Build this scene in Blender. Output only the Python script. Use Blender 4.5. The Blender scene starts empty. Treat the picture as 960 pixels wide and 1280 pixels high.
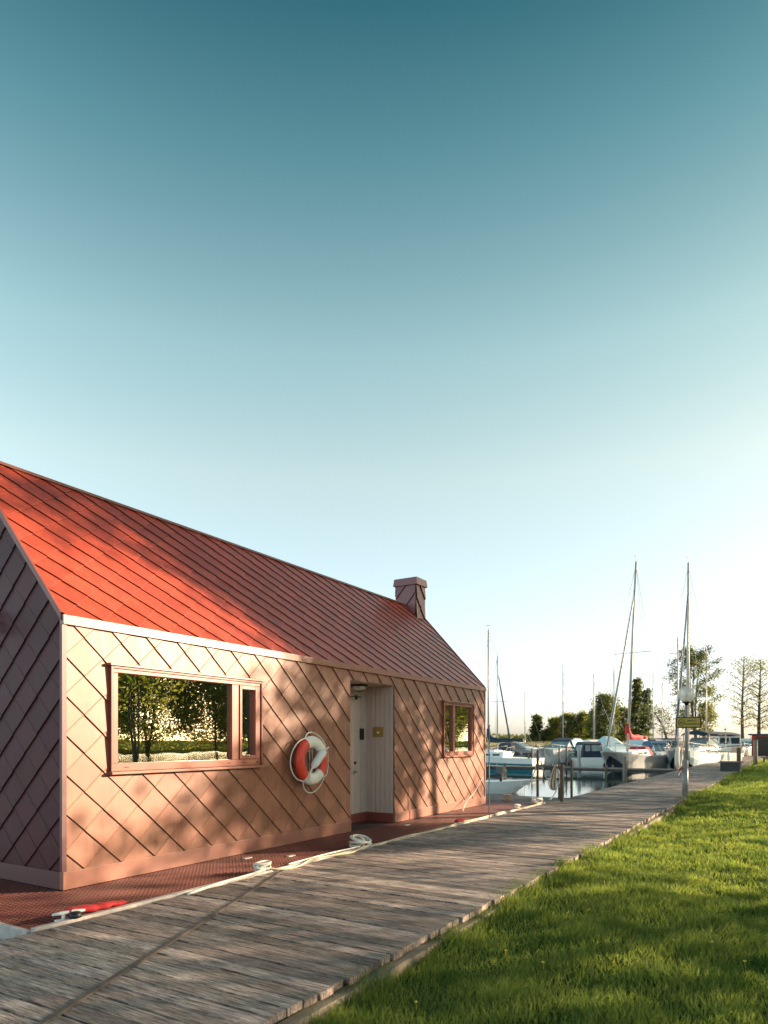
import bpy, math, random
import numpy as np
from mathutils import Vector, Matrix
R = math.radians
rnd = random.Random(7)
C = bpy.context.scene.collection
sc = bpy.context.scene

# ------------------------------------------------------------------ camera
H_CAM = 1.45
YAW = math.atan2(513, 832)
cam_d = bpy.data.cameras.new('camera'); cam = bpy.data.objects.new('camera', cam_d); C.objects.link(cam)
cam.location = (0, 0, H_CAM); cam.rotation_euler = (R(90), 0, YAW)
cam_d.sensor_fit = 'VERTICAL'; cam_d.sensor_height = 36; cam_d.lens = 23.4
cam_d.shift_y = 286/1280; cam_d.clip_end = 3000
cam_d.dof.use_dof = True; cam_d.dof.focus_distance = 9.0; cam_d.dof.aperture_fstop = 2.4
sc.camera = cam

# ------------------------------------------------------------------ light
SUN_EL, SUN_AZ = 14.5, 46.0          # azimuth measured from +Y towards +X
sd = Vector((math.sin(R(SUN_AZ))*math.cos(R(SUN_EL)), math.cos(R(SUN_AZ))*math.cos(R(SUN_EL)), math.sin(R(SUN_EL))))
sl = bpy.data.lights.new('sun', 'SUN'); sl.energy = 4.4; sl.angle = R(0.5); sl.color = (1, 0.79, 0.55)
so = bpy.data.objects.new('sun', sl); C.objects.link(so); so.rotation_euler = sd.to_track_quat('Z', 'Y').to_euler()
so.location = sd*60
w = bpy.data.worlds.new('World'); sc.world = w; w.use_nodes = True
nt = w.node_tree; nt.nodes.clear()
sky = nt.nodes.new('ShaderNodeTexSky'); sky.sky_type = 'NISHITA'; sky.sun_disc = False
sky.sun_elevation = R(SUN_EL); sky.sun_rotation = R(SUN_AZ)
sky.altitude = 0; sky.air_density = 1.0; sky.dust_density = 1.0; sky.ozone_density = 1.0
hs = nt.nodes.new('ShaderNodeMix'); hs.data_type = 'RGBA'; hs.blend_type = 'MULTIPLY'; hs.inputs[0].default_value = 1
hs.clamp_result = False
# colour of the air by height above the horizon: creamy low down, deep teal high up
wtc = nt.nodes.new('ShaderNodeTexCoord'); wsx = nt.nodes.new('ShaderNodeSeparateXYZ'); wcr = nt.nodes.new('ShaderNodeValToRGB')
K = 2.2
el = wcr.color_ramp.elements
el[0].position = 0; el[0].color = (1.12/K, 1.28/K, 2.0/K, 1)
el[1].position = 1; el[1].color = (.12/K, .42/K, .42/K, 1)
for p_, c_ in ((.10, (1.62,1.52,1.70)), (.207, (1.92,1.72,1.50)), (.365, (2.3,2.0,1.43)), (.5, (1.85,1.92,1.36)), (.656, (.76,1.22,.92)), (.76, (.19,.64,.54))):
    e_ = el.new(p_); e_.color = (c_[0]/K, c_[1]/K, c_[2]/K, 1)
nt.links.new(wtc.outputs['Generated'], wsx.inputs[0]); nt.links.new(wsx.outputs[2], wcr.inputs[0]); nt.links.new(wcr.outputs[0], hs.inputs[7])
bgn = nt.nodes.new('ShaderNodeBackground'); bgn.inputs[1].default_value = 0.15*2.2/1.6*.97
bgn.inputs[1].default_value = min(.15, bgn.inputs[1].default_value)
wo = nt.nodes.new('ShaderNodeOutputWorld')
# even out the glare round the sun
wdot = nt.nodes.new('ShaderNodeVectorMath'); wdot.operation = 'DOT_PRODUCT'; wdot.inputs[1].default_value = tuple(sd)
wmr = nt.nodes.new('ShaderNodeMapRange'); wmr.inputs[1].default_value = -.3; wmr.inputs[2].default_value = .75; wmr.inputs[3].default_value = 1.12; wmr.inputs[4].default_value = .70
nt.links.new(wtc.outputs['Generated'], wdot.inputs[0]); nt.links.new(wdot.outputs['Value'], wmr.inputs[0])
hs2 = nt.nodes.new('ShaderNodeVectorMath'); hs2.operation = 'SCALE'
nt.links.new(hs.outputs[2], hs2.inputs[0]); nt.links.new(wmr.outputs[0], hs2.inputs['Scale'])
nt.links.new(sky.outputs[0], hs.inputs[6]); nt.links.new(hs2.outputs[0], bgn.inputs[0]); nt.links.new(bgn.outputs[0], wo.inputs[0])
vs = sc.view_settings
vs.view_transform = 'Standard'; vs.look = 'None'; vs.gamma = 1; vs.use_curve_mapping = False; vs.exposure = 1.66
sc.render.resolution_x = 768; sc.render.resolution_y = 1024

# ------------------------------------------------------------------ helpers
def tag(o, label=None, cat=None, group=None, kind=None):
    if label: o['label'] = label
    if cat: o['category'] = cat
    if group: o['group'] = group
    if kind: o['kind'] = kind
    return o

def empty(name, loc, rz=0, label=None, cat=None, group=None):
    o = bpy.data.objects.new(name, None); C.objects.link(o); o.location = loc; o.rotation_euler = (0, 0, rz)
    o.empty_display_size = .2
    return tag(o, label, cat, group)

class MB:
    def __init__(s): s.v = []; s.f = []; s.m = []; s.sm = []
    def face(s, pts, m=0, smooth=False):
        n = len(s.v); s.v += [tuple(p) for p in pts]; s.f.append(tuple(range(n, n+len(pts)))); s.m.append(m); s.sm.append(smooth)
    def box(s, a, b, m=0, M=None):
        x0, y0, z0 = a; x1, y1, z1 = b
        p = [(x0,y0,z0),(x1,y0,z0),(x1,y1,z0),(x0,y1,z0),(x0,y0,z1),(x1,y0,z1),(x1,y1,z1),(x0,y1,z1)]
        if M is not None: p = [tuple(M @ Vector(q)) for q in p]
        n = len(s.v); s.v += p
        for q in ((0,3,2,1),(4,5,6,7),(0,1,5,4),(1,2,6,5),(2,3,7,6),(3,0,4,7)):
            s.f.append(tuple(n+i for i in q)); s.m.append(m); s.sm.append(False)
        return s
    def tube(s, pts, r, seg=8, m=0, caps=True, flat=1.0):
        pts = [Vector(p) for p in pts]; k = len(pts)
        rr = r if isinstance(r, (list, tuple)) else [r]*k
        n = len(s.v); up = None
        for i, p in enumerate(pts):
            d = (pts[min(i+1, k-1)] - pts[max(i-1, 0)])
            if d.length < 1e-9: d = Vector((0, 0, 1))
            d.normalize()
            if up is None:
                up = Vector((0, 0, 1)) if abs(d.z) < .9 else Vector((1, 0, 0))
            a = d.cross(up)
            if a.length < 1e-6: a = d.orthogonal()
            a.normalize(); b = a.cross(d).normalized(); up = b
            for j in range(seg):
                t = 2*math.pi*j/seg
                s.v.append(tuple(p + (a*math.cos(t) + b*math.sin(t)*flat)*rr[i]))
        for i in range(k-1):
            for j in range(seg):
                j2 = (j+1) % seg
                s.f.append((n+i*seg+j, n+i*seg+j2, n+(i+1)*seg+j2, n+(i+1)*seg+j)); s.m.append(m); s.sm.append(True)
        if caps:
            s.f.append(tuple(n+j for j in range(seg))[::-1]); s.m.append(m); s.sm.append(False)
            s.f.append(tuple(n+(k-1)*seg+j for j in range(seg))); s.m.append(m); s.sm.append(False)
        return s
    def lathe(s, prof, c=(0,0,0), seg=20, m=0):
        n = len(s.v); k = len(prof)
        for r, z in prof:
            for j in range(seg):
                t = 2*math.pi*j/seg; s.v.append((c[0]+r*math.cos(t), c[1]+r*math.sin(t), c[2]+z))
        for i in range(k-1):
            for j in range(seg):
                j2 = (j+1) % seg
                s.f.append((n+i*seg+j, n+i*seg+j2, n+(i+1)*seg+j2, n+(i+1)*seg+j)); s.m.append(m); s.sm.append(True)
        return s
    def build(s, name, mats, parent=None, label=None, bevel=0):
        me = bpy.data.meshes.new(name); me.from_pydata(s.v, [], s.f)
        if not isinstance(mats, (list, tuple)): mats = [mats]
        for mt in mats: me.materials.append(mt)
        me.polygons.foreach_set('material_index', s.m); me.polygons.foreach_set('use_smooth', s.sm)
        me.update()
        o = bpy.data.objects.new(name, me); C.objects.link(o)
        if parent: o.parent = parent
        if label: o['label'] = label
        if bevel:
            b = o.modifiers.new('bevel', 'BEVEL'); b.width = bevel; b.segments = 2; b.limit_method = 'ANGLE'
        return o

def mat(name, col, rough=.6, metal=0., spec=.5, nvar=0., nscale=4., bump=0., bscale=40., stretch=(1,1,1), col2=None, attr=None):
    m = bpy.data.materials.new(name); m.use_nodes = True; t = m.node_tree; N = t.nodes; L = t.links
    b = N['Principled BSDF']; b.inputs['Roughness'].default_value = rough; b.inputs['Metallic'].default_value = metal
    b.inputs['Specular IOR Level'].default_value = spec
    c = (*col, 1); b.inputs['Base Color'].default_value = c
    tc = N.new('ShaderNodeTexCoord'); mp = N.new('ShaderNodeMapping'); mp.inputs['Scale'].default_value = stretch
    L.new(tc.outputs['Object'], mp.inputs[0])
    if nvar or col2:
        nz = N.new('ShaderNodeTexNoise'); nz.inputs['Scale'].default_value = nscale; nz.inputs['Detail'].default_value = 6
        nz.inputs['Roughness'].default_value = .65
        L.new(mp.outputs[0], nz.inputs[0])
        rp = N.new('ShaderNodeValToRGB'); rp.color_ramp.elements[0].position = .3; rp.color_ramp.elements[1].position = .7
        if col2: c1, c2 = col, col2
        else: c1 = tuple(x*(1-nvar) for x in col); c2 = tuple(min(1, x*(1+nvar)) for x in col)
        rp.color_ramp.elements[0].color = (*c1, 1); rp.color_ramp.elements[1].color = (*c2, 1)
        L.new(nz.outputs[0], rp.inputs[0]); src = rp.outputs[0]
        if attr:
            at = N.new('ShaderNodeAttribute'); at.attribute_name = attr
            mx = N.new('ShaderNodeMix'); mx.data_type = 'RGBA'; mx.blend_type = 'MULTIPLY'; mx.inputs[0].default_value = 1
            L.new(src, mx.inputs[6]); L.new(at.outputs['Color'], mx.inputs[7]); src = mx.outputs[2]
        L.new(src, b.inputs['Base Color'])
    if bump:
        nb = N.new('ShaderNodeTexNoise'); nb.inputs['Scale'].default_value = bscale; nb.inputs['Detail'].default_value = 5
        L.new(mp.outputs[0], nb.inputs[0]); bm = N.new('ShaderNodeBump'); bm.inputs['Strength'].default_value = bump
        bm.inputs['Distance'].default_value = .01
        L.new(nb.outputs[0], bm.inputs['Height']); L.new(bm.outputs[0], b.inputs['Normal'])
    return m

def foliage_mat(name, c1, c2, scale=.6, trans=.45):
    m = bpy.data.materials.new(name); m.use_nodes = True; t = m.node_tree; N = t.nodes; L = t.links
    N.clear(); out = N.new('ShaderNodeOutputMaterial')
    tc = N.new('ShaderNodeTexCoord'); nz = N.new('ShaderNodeTexNoise'); nz.inputs['Scale'].default_value = scale; nz.inputs['Detail'].default_value = 8
    nz.inputs['Roughness'].default_value = .7
    rp = N.new('ShaderNodeValToRGB'); rp.color_ramp.elements[0].position = .35; rp.color_ramp.elements[1].position = .68
    rp.color_ramp.elements[0].color = (*c1, 1); rp.color_ramp.elements[1].color = (*c2, 1)
    L.new(tc.outputs['Object'], nz.inputs[0]); L.new(nz.outputs[0], rp.inputs[0])
    d = N.new('ShaderNodeBsdfPrincipled'); d.inputs['Roughness'].default_value = .55; d.inputs['Specular IOR Level'].default_value = .25
    tr = N.new('ShaderNodeBsdfTranslucent'); mx = N.new('ShaderNodeMixShader'); mx.inputs[0].default_value = trans
    hv = N.new('ShaderNodeMix'); hv.data_type = 'RGBA'; hv.blend_type = 'MULTIPLY'; hv.inputs[0].default_value = 1; hv.inputs[7].default_value = (1.25, 1.2, .6, 1)
    L.new(rp.outputs[0], d.inputs['Base Color']); L.new(rp.outputs[0], hv.inputs[6]); L.new(hv.outputs[2], tr.inputs[0])
    L.new(d.outputs[0], mx.inputs[1]); L.new(tr.outputs[0], mx.inputs[2]); L.new(mx.outputs[0], out.inputs[0])
    return m

def glass_mat(name, tint=(.9,.92,.9), fac=.6, rough=.0):
    m = bpy.data.materials.new(name); m.use_nodes = True; t = m.node_tree; N = t.nodes; L = t.links
    N.clear(); out = N.new('ShaderNodeOutputMaterial')
    g = N.new('ShaderNodeBsdfGlossy'); g.inputs['Roughness'].default_value = rough; g.inputs[0].default_value = (*tint, 1)
    tr = N.new('ShaderNodeBsdfTransparent'); tr.inputs[0].default_value = (.75, .8, .78, 1)
    lw = N.new('ShaderNodeLayerWeight'); lw.inputs[0].default_value = .35
    mr = N.new('ShaderNodeMapRange'); mr.inputs[3].default_value = fac; mr.inputs[4].default_value = 1
    tc = N.new('ShaderNodeTexCoord'); nz = N.new('ShaderNodeTexNoise'); nz.inputs['Scale'].default_value = 2.2; nz.inputs['Detail'].default_value = 1
    bp = N.new('ShaderNodeBump'); bp.inputs['Strength'].default_value = .06; bp.inputs['Distance'].default_value = .02
    L.new(tc.outputs['Object'], nz.inputs[0]); L.new(nz.outputs[0], bp.inputs['Height']); L.new(bp.outputs[0], g.inputs['Normal'])
    L.new(lw.outputs['Fresnel'], mr.inputs[0])
    mx = N.new('ShaderNodeMixShader'); L.new(mr.outputs[0], mx.inputs[0])
    L.new(tr.outputs[0], mx.inputs[1]); L.new(g.outputs[0], mx.inputs[2]); L.new(mx.outputs[0], out.inputs[0])
    return m

# screen bearing helper only used to read distances off while laying out things on the ground
def at(px, d, z=0):
    u = (px-480)/832.; s_, c_ = math.sin(YAW), math.cos(YAW)
    return Vector(((u*c_-s_)*d, (u*s_+c_)*d, z))

# ------------------------------------------------------------------ materials
M = {}
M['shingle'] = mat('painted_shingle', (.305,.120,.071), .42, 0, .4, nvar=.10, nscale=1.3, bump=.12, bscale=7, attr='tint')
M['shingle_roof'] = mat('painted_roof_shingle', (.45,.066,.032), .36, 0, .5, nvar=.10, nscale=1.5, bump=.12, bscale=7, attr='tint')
M['shingle_gable_shade'] = mat('shade_darkened_gable_shingle', (.105,.034,.040), .5, 0, .1, nvar=.10, nscale=1.3, bump=.12, bscale=7, attr='tint')  # same paint as the long wall, darkened to put the gable's shade into it
M['gap'] = mat('shadow_gap', (.035,.018,.015), .8)
M['trim'] = mat('painted_trim', (.32,.13,.09), .4, 0, .5, nvar=.08, nscale=3)
M['trim_dark'] = mat('dark_red_trim', (.25,.06,.045), .45, nvar=.15, nscale=5)
M['frame'] = mat('window_frame', (.30,.085,.05), .4, nvar=.12, nscale=8, stretch=(1,.3,1))
M['glass'] = glass_mat('window_glass', (.93,.95,.86), .62)
M['deckred'] = mat('red_grating', (.15,.037,.028), .5, nvar=.25, nscale=3)
M['deckunder'] = mat('dark_red_plate', (.035,.012,.010), .8, nvar=.3, nscale=4)
M['strip'] = mat('pale_edge_strip', (.50,.44,.40), .55, nvar=.25, nscale=9, bump=.2)
M['board'] = mat('limewashed_board', (.56,.43,.37), .65, nvar=.12, nscale=7, stretch=(4,4,.5), bump=.2, bscale=30)
M['black'] = mat('black_plastic', (.015,.015,.017), .45)
M['metal'] = mat('galvanised_metal', (.30,.29,.28), .5, .4, nvar=.15, nscale=10)
M['alu'] = mat('mast_aluminium', (.50,.47,.43), .45, .3)
M['white'] = mat('white_paint', (.78,.76,.72), .4, nvar=.05, nscale=8)
M['gel'] = mat('white_gelcoat', (.84,.83,.80), .25, nvar=.05, nscale=2)
M['rope'] = mat('white_rope', (.74,.70,.62), .85, nvar=.15, nscale=60, bump=.6, bscale=90)
M['ropey'] = mat('yellowed_rope', (.68,.58,.38), .85, nvar=.18, nscale=40, bump=.6, bscale=90)
M['red'] = mat('orange_red_plastic', (.74,.055,.03), .42, nvar=.08, nscale=10)
M['redcloth'] = mat('red_cloth', (.55,.03,.03), .8, nvar=.25, nscale=12, bump=.5, bscale=20)
M['buoywhite'] = mat('ring_white', (.80,.76,.68), .5, nvar=.06, nscale=30, bump=.15)
M['brass'] = mat('brass_plate', (.42,.27,.09), .4, .6, nvar=.15, nscale=9)
M['wood'] = mat('weathered_wood', (.41,.33,.298), .8, nvar=.45, nscale=5, stretch=(.35,9,9), bump=.5, bscale=9, attr='tint')
def age_wood(m):
    t = m.node_tree; N = t.nodes; L = t.links; b = N['Principled BSDF']; src = b.inputs['Base Color'].links[0].from_socket
    tc = N.new('ShaderNodeTexCoord'); mp = N.new('ShaderNodeMapping'); mp.inputs['Scale'].default_value = (3.2, 60, 4)
    n1 = N.new('ShaderNodeTexNoise'); n1.inputs['Scale'].default_value = 1.6; n1.inputs['Detail'].default_value = 8; n1.inputs['Roughness'].default_value = .75
    L.new(tc.outputs['Object'], mp.inputs[0]); L.new(mp.outputs[0], n1.inputs[0])
    r1 = N.new('ShaderNodeValToRGB'); r1.color_ramp.elements[0].position = .41; r1.color_ramp.elements[0].color = (.13,.12,.12,1); r1.color_ramp.elements[1].position = .58; r1.color_ramp.elements[1].color = (1.0,1.0,1.0,1)
    L.new(n1.outputs[0], r1.inputs[0])
    n2 = N.new('ShaderNodeTexNoise'); n2.inputs['Scale'].default_value = 1.1; n2.inputs['Detail'].default_value = 5; L.new(tc.outputs['Object'], n2.inputs[0])
    r2 = N.new('ShaderNodeValToRGB'); r2.color_ramp.elements[0].position = .35; r2.color_ramp.elements[0].color = (.72,.68,.66,1); r2.color_ramp.elements[1].position = .65; r2.color_ramp.elements[1].color = (1.25,1.2,1.14,1)
    L.new(n2.outputs[0], r2.inputs[0])
    a = N.new('ShaderNodeMix'); a.data_type = 'RGBA'; a.blend_type = 'MULTIPLY'; a.inputs[0].default_value = 1
    c = N.new('ShaderNodeMix'); c.data_type = 'RGBA'; c.blend_type = 'MULTIPLY'; c.inputs[0].default_value = 1
    L.new(src, a.inputs[6]); L.new(r1.outputs[0], a.inputs[7]); L.new(a.outputs[2], c.inputs[6]); L.new(r2.outputs[0], c.inputs[7]); L.new(c.outputs[2], b.inputs['Base Color'])
age_wood(M['wood'])
M['woodpost'] = mat('post_wood', (.13,.095,.07), .8, nvar=.35, nscale=6, stretch=(6,6,.5), bump=.5, bscale=10)
M['wooddark'] = mat('wet_dark_wood', (.055,.047,.042), .7, nvar=.35, nscale=5, bump=.4)
M['woodlight'] = mat('sawn_light_wood', (.24,.195,.15), .75, nvar=.3, nscale=5, stretch=(8,.5,8), bump=.3)
M['navy'] = mat('navy_canvas', (.018,.035,.06), .75, nvar=.3, nscale=4, bump=.3, bscale=8)
M['teal'] = mat('teal_canvas', (.03,.26,.33), .65, nvar=.15, nscale=4, bump=.3, bscale=8)
M['tealpaint'] = mat('teal_hull_paint', (.02,.19,.25), .3)
M['blue'] = mat('blue_canvas', (.02,.09,.20), .7, nvar=.2, nscale=4)
M['paleblue'] = mat('pale_blue_tarp', (.46,.58,.62), .6, nvar=.1, nscale=3, bump=.4, bscale=4)
M['grey'] = mat('grey_hull', (.42,.42,.41), .35, nvar=.06, nscale=2)
M['darkglass'] = mat('boat_window', (.03,.04,.045), .08, 0, .8)
M['clearscreen'] = mat('boat_windscreen', (.28,.34,.36), .12, 0, .8, nvar=.4, nscale=2)
M['bark'] = mat('bark', (.075,.06,.045), .9, nvar=.4, nscale=4, stretch=(4,4,.7), bump=.6, bscale=6)
M['leaf'] = foliage_mat('leaves_spring', (.06,.10,.02), (.18,.24,.045), .35, .6)
M['leafdark'] = foliage_mat('leaves_dark', (.055,.075,.03), (.16,.18,.07), .3, .55)
M['leafolive'] = foliage_mat('leaves_olive', (.12,.13,.04), (.30,.29,.10), .3, .6)
M['grass'] = foliage_mat('grass_blades', (.058,.122,.034), (.34,.39,.11), 1.7, .6)
M['reed'] = foliage_mat('reeds', (.30,.26,.17), (.50,.45,.33), .4, .3)
M['lampglobe'] = mat('lamp_globe', (.62,.63,.60), .12, 0, .6, nvar=.12, nscale=9)
M['yellow'] = mat('sign_yellow', (.52,.38,.05), .5, nvar=.08, nscale=15)
M['brownred'] = mat('sign_brown', (.10,.025,.02), .5)
M['shedred'] = mat('red_shed_wall', (.42,.06,.035), .7, nvar=.2, nscale=3)
M['room'] = mat('room_wall', (.10,.095,.085), .8)
M['panel'] = mat('room_pale_panel', (.70,.74,.72), .7)

# ------------------------------------------------------------------ ground, water, land
def water_mat():
    m = bpy.data.materials.new('lake_water'); m.use_nodes = True; t = m.node_tree; N = t.nodes; L = t.links
    b = N['Principled BSDF']; b.inputs['Base Color'].default_value = (.035,.055,.05,1); b.inputs['Roughness'].default_value = .03
    b.inputs['IOR'].default_value = 1.9; b.inputs['Specular IOR Level'].default_value = .8
    tc = N.new('ShaderNodeTexCoord'); mp = N.new('ShaderNodeMapping'); mp.inputs['Scale'].default_value = (1, 1, 1)
    nz = N.new('ShaderNodeTexNoise'); nz.inputs['Scale'].default_value = 2.6; nz.inputs['Detail'].default_value = 4
    bm = N.new('ShaderNodeBump'); bm.inputs['Strength'].default_value = .16; bm.inputs['Distance'].default_value = .03
    L.new(tc.outputs['Object'], mp.inputs[0]); L.new(mp.outputs[0], nz.inputs[0]); L.new(nz.outputs[0], bm.inputs['Height']); L.new(bm.outputs[0], b.inputs['Normal'])
    return m
WZ = -.45
mb = MB(); mb.face([(-900,-300,WZ),(10,-300,WZ),(10,1500,WZ),(-900,1500,WZ)])
tag(mb.build('lake_water', water_mat()), 'calm pale harbour water reflecting sky and boats', 'water', kind='structure')
iw = water_mat(); iw.name = 'inlet_water'
for n_ in iw.node_tree.nodes:
    if n_.type == 'TEX_NOISE': n_.inputs['Scale'].default_value = .8; n_.inputs['Detail'].default_value = 9; n_.inputs['Roughness'].default_value = .65
    if n_.type == 'BUMP': n_.inputs['Strength'].default_value = .8; n_.inputs['Distance'].default_value = .10
iw.node_tree.nodes['Principled BSDF'].inputs['Roughness'].default_value = .02; iw.node_tree.nodes['Principled BSDF'].inputs['IOR'].default_value = 1.45
mb = MB(); mb.face([(10,-300,WZ),(900,-300,WZ),(900,1500,WZ),(10,1500,WZ)])
tag(mb.build('inlet_water', iw), 'rippled water of the inlet right of the lawn', 'water', kind='structure')
# lake bed far below the water so that the sheet never floats on nothing
M['soil'] = mat('lawn_soil', (.05,.06,.02), .95, col2=(.085,.115,.03), nscale=2.5, bump=.8, bscale=12)
M['soil'].node_tree.nodes['Principled BSDF'].inputs['Specular IOR Level'].default_value = 0
M['farland'] = mat('far_land', (.07,.09,.03), .95, col2=(.17,.17,.07), nscale=.12)
M['gravel'] = mat('pale_gravel', (.22,.19,.14), .9, nvar=.45, nscale=3, bump=.5, bscale=30)
GZ = -.14
mb = MB()
xs = [-2.36,-2.0,-1.5,-1,-.5,0,.5,1,2,3,5,8,11,14,16.5]
ys = [-12+0.5*i for i in range(0, 90)] + [34+2*i for i in range(0, 30)]
def gh(x, y):
    return GZ + .03*math.sin(x*1.7+y*.6) + .03*math.sin(y*.43+x*.5) + .02*max(0, min(1, (x+2.36)))*2
for i in range(len(xs)-1):
    for j in range(len(ys)-1):
        q = [(xs[i],ys[j]),(xs[i+1],ys[j]),(xs[i+1],ys[j+1]),(xs[i],ys[j+1])]
        mb.face([(x, y, gh(x,y)) for x, y in q], 0, True)
# vertical bank under the boardwalk
for j in range(len(ys)-1):
    mb.face([(-2.36,ys[j],-.9),(-2.36,ys[j+1],-.9),(-2.36,ys[j+1],gh(-2.36,ys[j+1])),(-2.36,ys[j],gh(-2.36,ys[j]))])
tag(mb.build('lawn_ground', M['soil']), 'grass bank beside the boardwalk', 'ground', kind='structure')
mb = MB()
mb.face([(-2.36,-60,GZ-.06),(16.5,-60,GZ-.06),(16.5,-11.9,GZ-.06),(-2.36,-11.9,GZ-.06)])
mb.face([(16.5,-60,-.9),(16.5,92,-.9),(16.5,92,GZ-.06),(16.5,-60,GZ-.06)][::-1])
mb.face([(66,-200,-.8),(66,1400,-.8),(72,1400,.1),(72,-200,.1)][::-1]); mb.face([(72,-200,.1),(900,-200,1.2),(900,1400,1.2),(72,1400,.1)])
tag(mb.build('inlet_banks', M['soil']), 'grassy banks of the inlet right of the lawn', 'ground', kind='structure')
mb = MB()
shore = [(-2.4,92),(-10,96),(-22,108),(-45,138),(-80,160),(-130,190),(-220,300),(-700,420)]
for (x0,y0),(x1,y1) in zip(shore[:-1], shore[1:]):
    mb.face([(x0,y0,-.6),(x1,y1,-.6),(x1,y1,-.22),(x0,y0,-.22)][::-1])
    mb.face([(x0,y0,-.22),(x1,y1,-.22),(x1-20,1400,1.0),(x0-20,1400,1.0)][::-1])
mb.face([(-2.4,92,-.22),(16.5,92,-.22),(16.5,1400,-.22),(-2.4,1400,-.22)])
tag(mb.build('far_shore_ground', M['farland']), 'low green shore at the far side of the harbour', 'ground', kind='structure')

# ------------------------------------------------------------------ boardwalk
BX0, BX1 = -4.90, -2.33
def seam_x(y): return -3.28 + (y-1.99)*(-1.32/3.13)
mb = MB(); tints = []
def plank(poly, z, th, tn):
    n0 = len(mb.f)
    top = [(x, y, z) for x, y in poly]; mb.face(top)
    for i in range(len(poly)):
        (xa, ya), (xb, yb) = poly[i], poly[(i+1) % len(poly)]
        mb.face([(xa,ya,z-th),(xb,yb,z-th),(xb,yb,z),(xa,ya,z)])
    tints.extend([tn]*(len(mb.f)-n0))
def clip(poly, a, b, c_):      # keep a*x+b*y<=c
    out = []
    for i in range(len(poly)):
        p, q = poly[i], poly[(i+1) % len(poly)]
        dp = a*p[0]+b*p[1]-c_; dq = a*q[0]+b*q[1]-c_
        if dp <= 0: out.append(p)
        if (dp < 0 < dq) or (dq < 0 < dp):
            t = dp/(dp-dq); out.append((p[0]+(q[0]-p[0])*t, p[1]+(q[1]-p[1])*t))
    return out
P = .137; y = -2.0
sa, sb = 3.13, 1.32      # seam line: sa*x + sb*y = sc_
sc_ = sa*-3.28 + sb*1.99
nrm = math.hypot(sa, sb)
while y < 74:
    g = rnd.uniform(.010, .020)
    tn = rnd.choice([.7,.85,1.05,1.2,1.3,1.5,1.65])*rnd.uniform(.93,1.07)
    tn = (tn*rnd.uniform(.99,1.03), tn, tn*rnd.uniform(.96,1.01))
    e1 = BX1 + rnd.uniform(-.012, .02); z = rnd.uniform(-.004, .004); sk = rnd.uniform(-.003,.003)
    poly = [(BX0, y), (e1, y+sk), (e1, y+P-g+sk), (BX0, y+P-g)]
    if y < 6.3:
        right = clip(poly, -sa, -sb, -(sc_ + .012*nrm))
        if len(right) > 2: plank(right, z, .045, tn)
        tk = rnd.uniform(.85,1.2); tn2 = tuple(t*tk for t in tn)
        sh = .045
        polyl = [(x, yy + sh*(x-BX0) - .05) for x, yy in poly]
        left = clip(polyl, sa, sb, sc_ - .012*nrm)
        if len(left) > 2: plank(left, z+.001, .045, tn2)
    else: plank(poly, z, .045, tn)
    y += P
bwf = len(mb.f)
bw = mb.build('boardwalk', M['wood'])
ca = bw.data.color_attributes.new('tint', 'FLOAT_COLOR', 'CORNER')
arr = []
for p, t in zip(bw.data.polygons, tints): arr += [t[0], t[1], t[2], 1]*p.loop_total
ca.data.foreach_set('color', arr)
tag(bw, 'weathered grey timber boardwalk running along the houseboat to the marina', 'boardwalk', kind='structure')
mb = MB(); y = -2.0
M['nail'] = mat('rusty_nail', (.03,.022,.018), .6)
while y < 20:
    for x_ in (-4.8,-3.9,-3.1,-2.46):
        for o_ in (.035,.092):
            cx_, cy_ = x_+rnd.uniform(-.012,.012), y+o_+rnd.uniform(-.006,.006)
            mb.face([(cx_+.0055*math.cos(k*1.047), cy_+.0055*math.sin(k*1.047), .0065) for k in range(6)])
    y += P
tag(mb.build('boardwalk_nails', M['nail']), 'rows of dark nail heads in the boardwalk planks', 'boardwalk', kind='structure')
# substructure: stringers, facing timber, dark underside and seam batten
mb = MB()
for x in (-4.8,-3.9,-3.1,-2.46): mb.box((x-.05,-2,-.26),(x+.05,74,-.052))
tag(mb.build('boardwalk_stringers', M['wooddark']), 'dark timber beams beneath the boardwalk', 'boardwalk', kind='structure')
mb = MB()
yy = -2
while yy < 74:
    ln = rnd.uniform(3.2, 4.2); o_ = rnd.uniform(-.012,.012)
    mb.box((-2.36+o_,yy,-.17),(-2.28+o_,yy+ln-.02,-.07+rnd.uniform(-.01,.01))); yy += ln
tag(mb.build('boardwalk_edge_timber', M['woodlight']), 'pale sawn timber along the lawn side of the boardwalk', 'boardwalk', kind='structure')
mb = MB()
a_ = Vector((-2.5, 1.99-(-2.5+3.28)*3.13/1.32, 0)); b_ = Vector((-4.88, 1.99+(4.88-3.28)*3.13/1.32, 0))
d_ = (b_-a_).normalized(); n_ = Vector((-d_.y, d_.x, 0))*.019
mb.face([a_-n_+Vector((0,0,.012)), b_-n_+Vector((0,0,.012)), b_+n_+Vector((0,0,.012)), a_+n_+Vector((0,0,.012))][::-1])
for s_ in (1,-1):
    q = [a_+n_*s_+Vector((0,0,-.03)), b_+n_*s_+Vector((0,0,-.03)), b_+n_*s_+Vector((0,0,.012)), a_+n_*s_+Vector((0,0,.012))]
    mb.face(q if s_ > 0 else q[::-1])
M['batten'] = mat('seam_batten', (.11,.085,.07), .8, nvar=.4, nscale=8, bump=.4)
tag(mb.build('boardwalk_seam_batten', M['batten']), 'narrow brown batten running diagonally over the planks', 'boardwalk', kind='structure')

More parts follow.
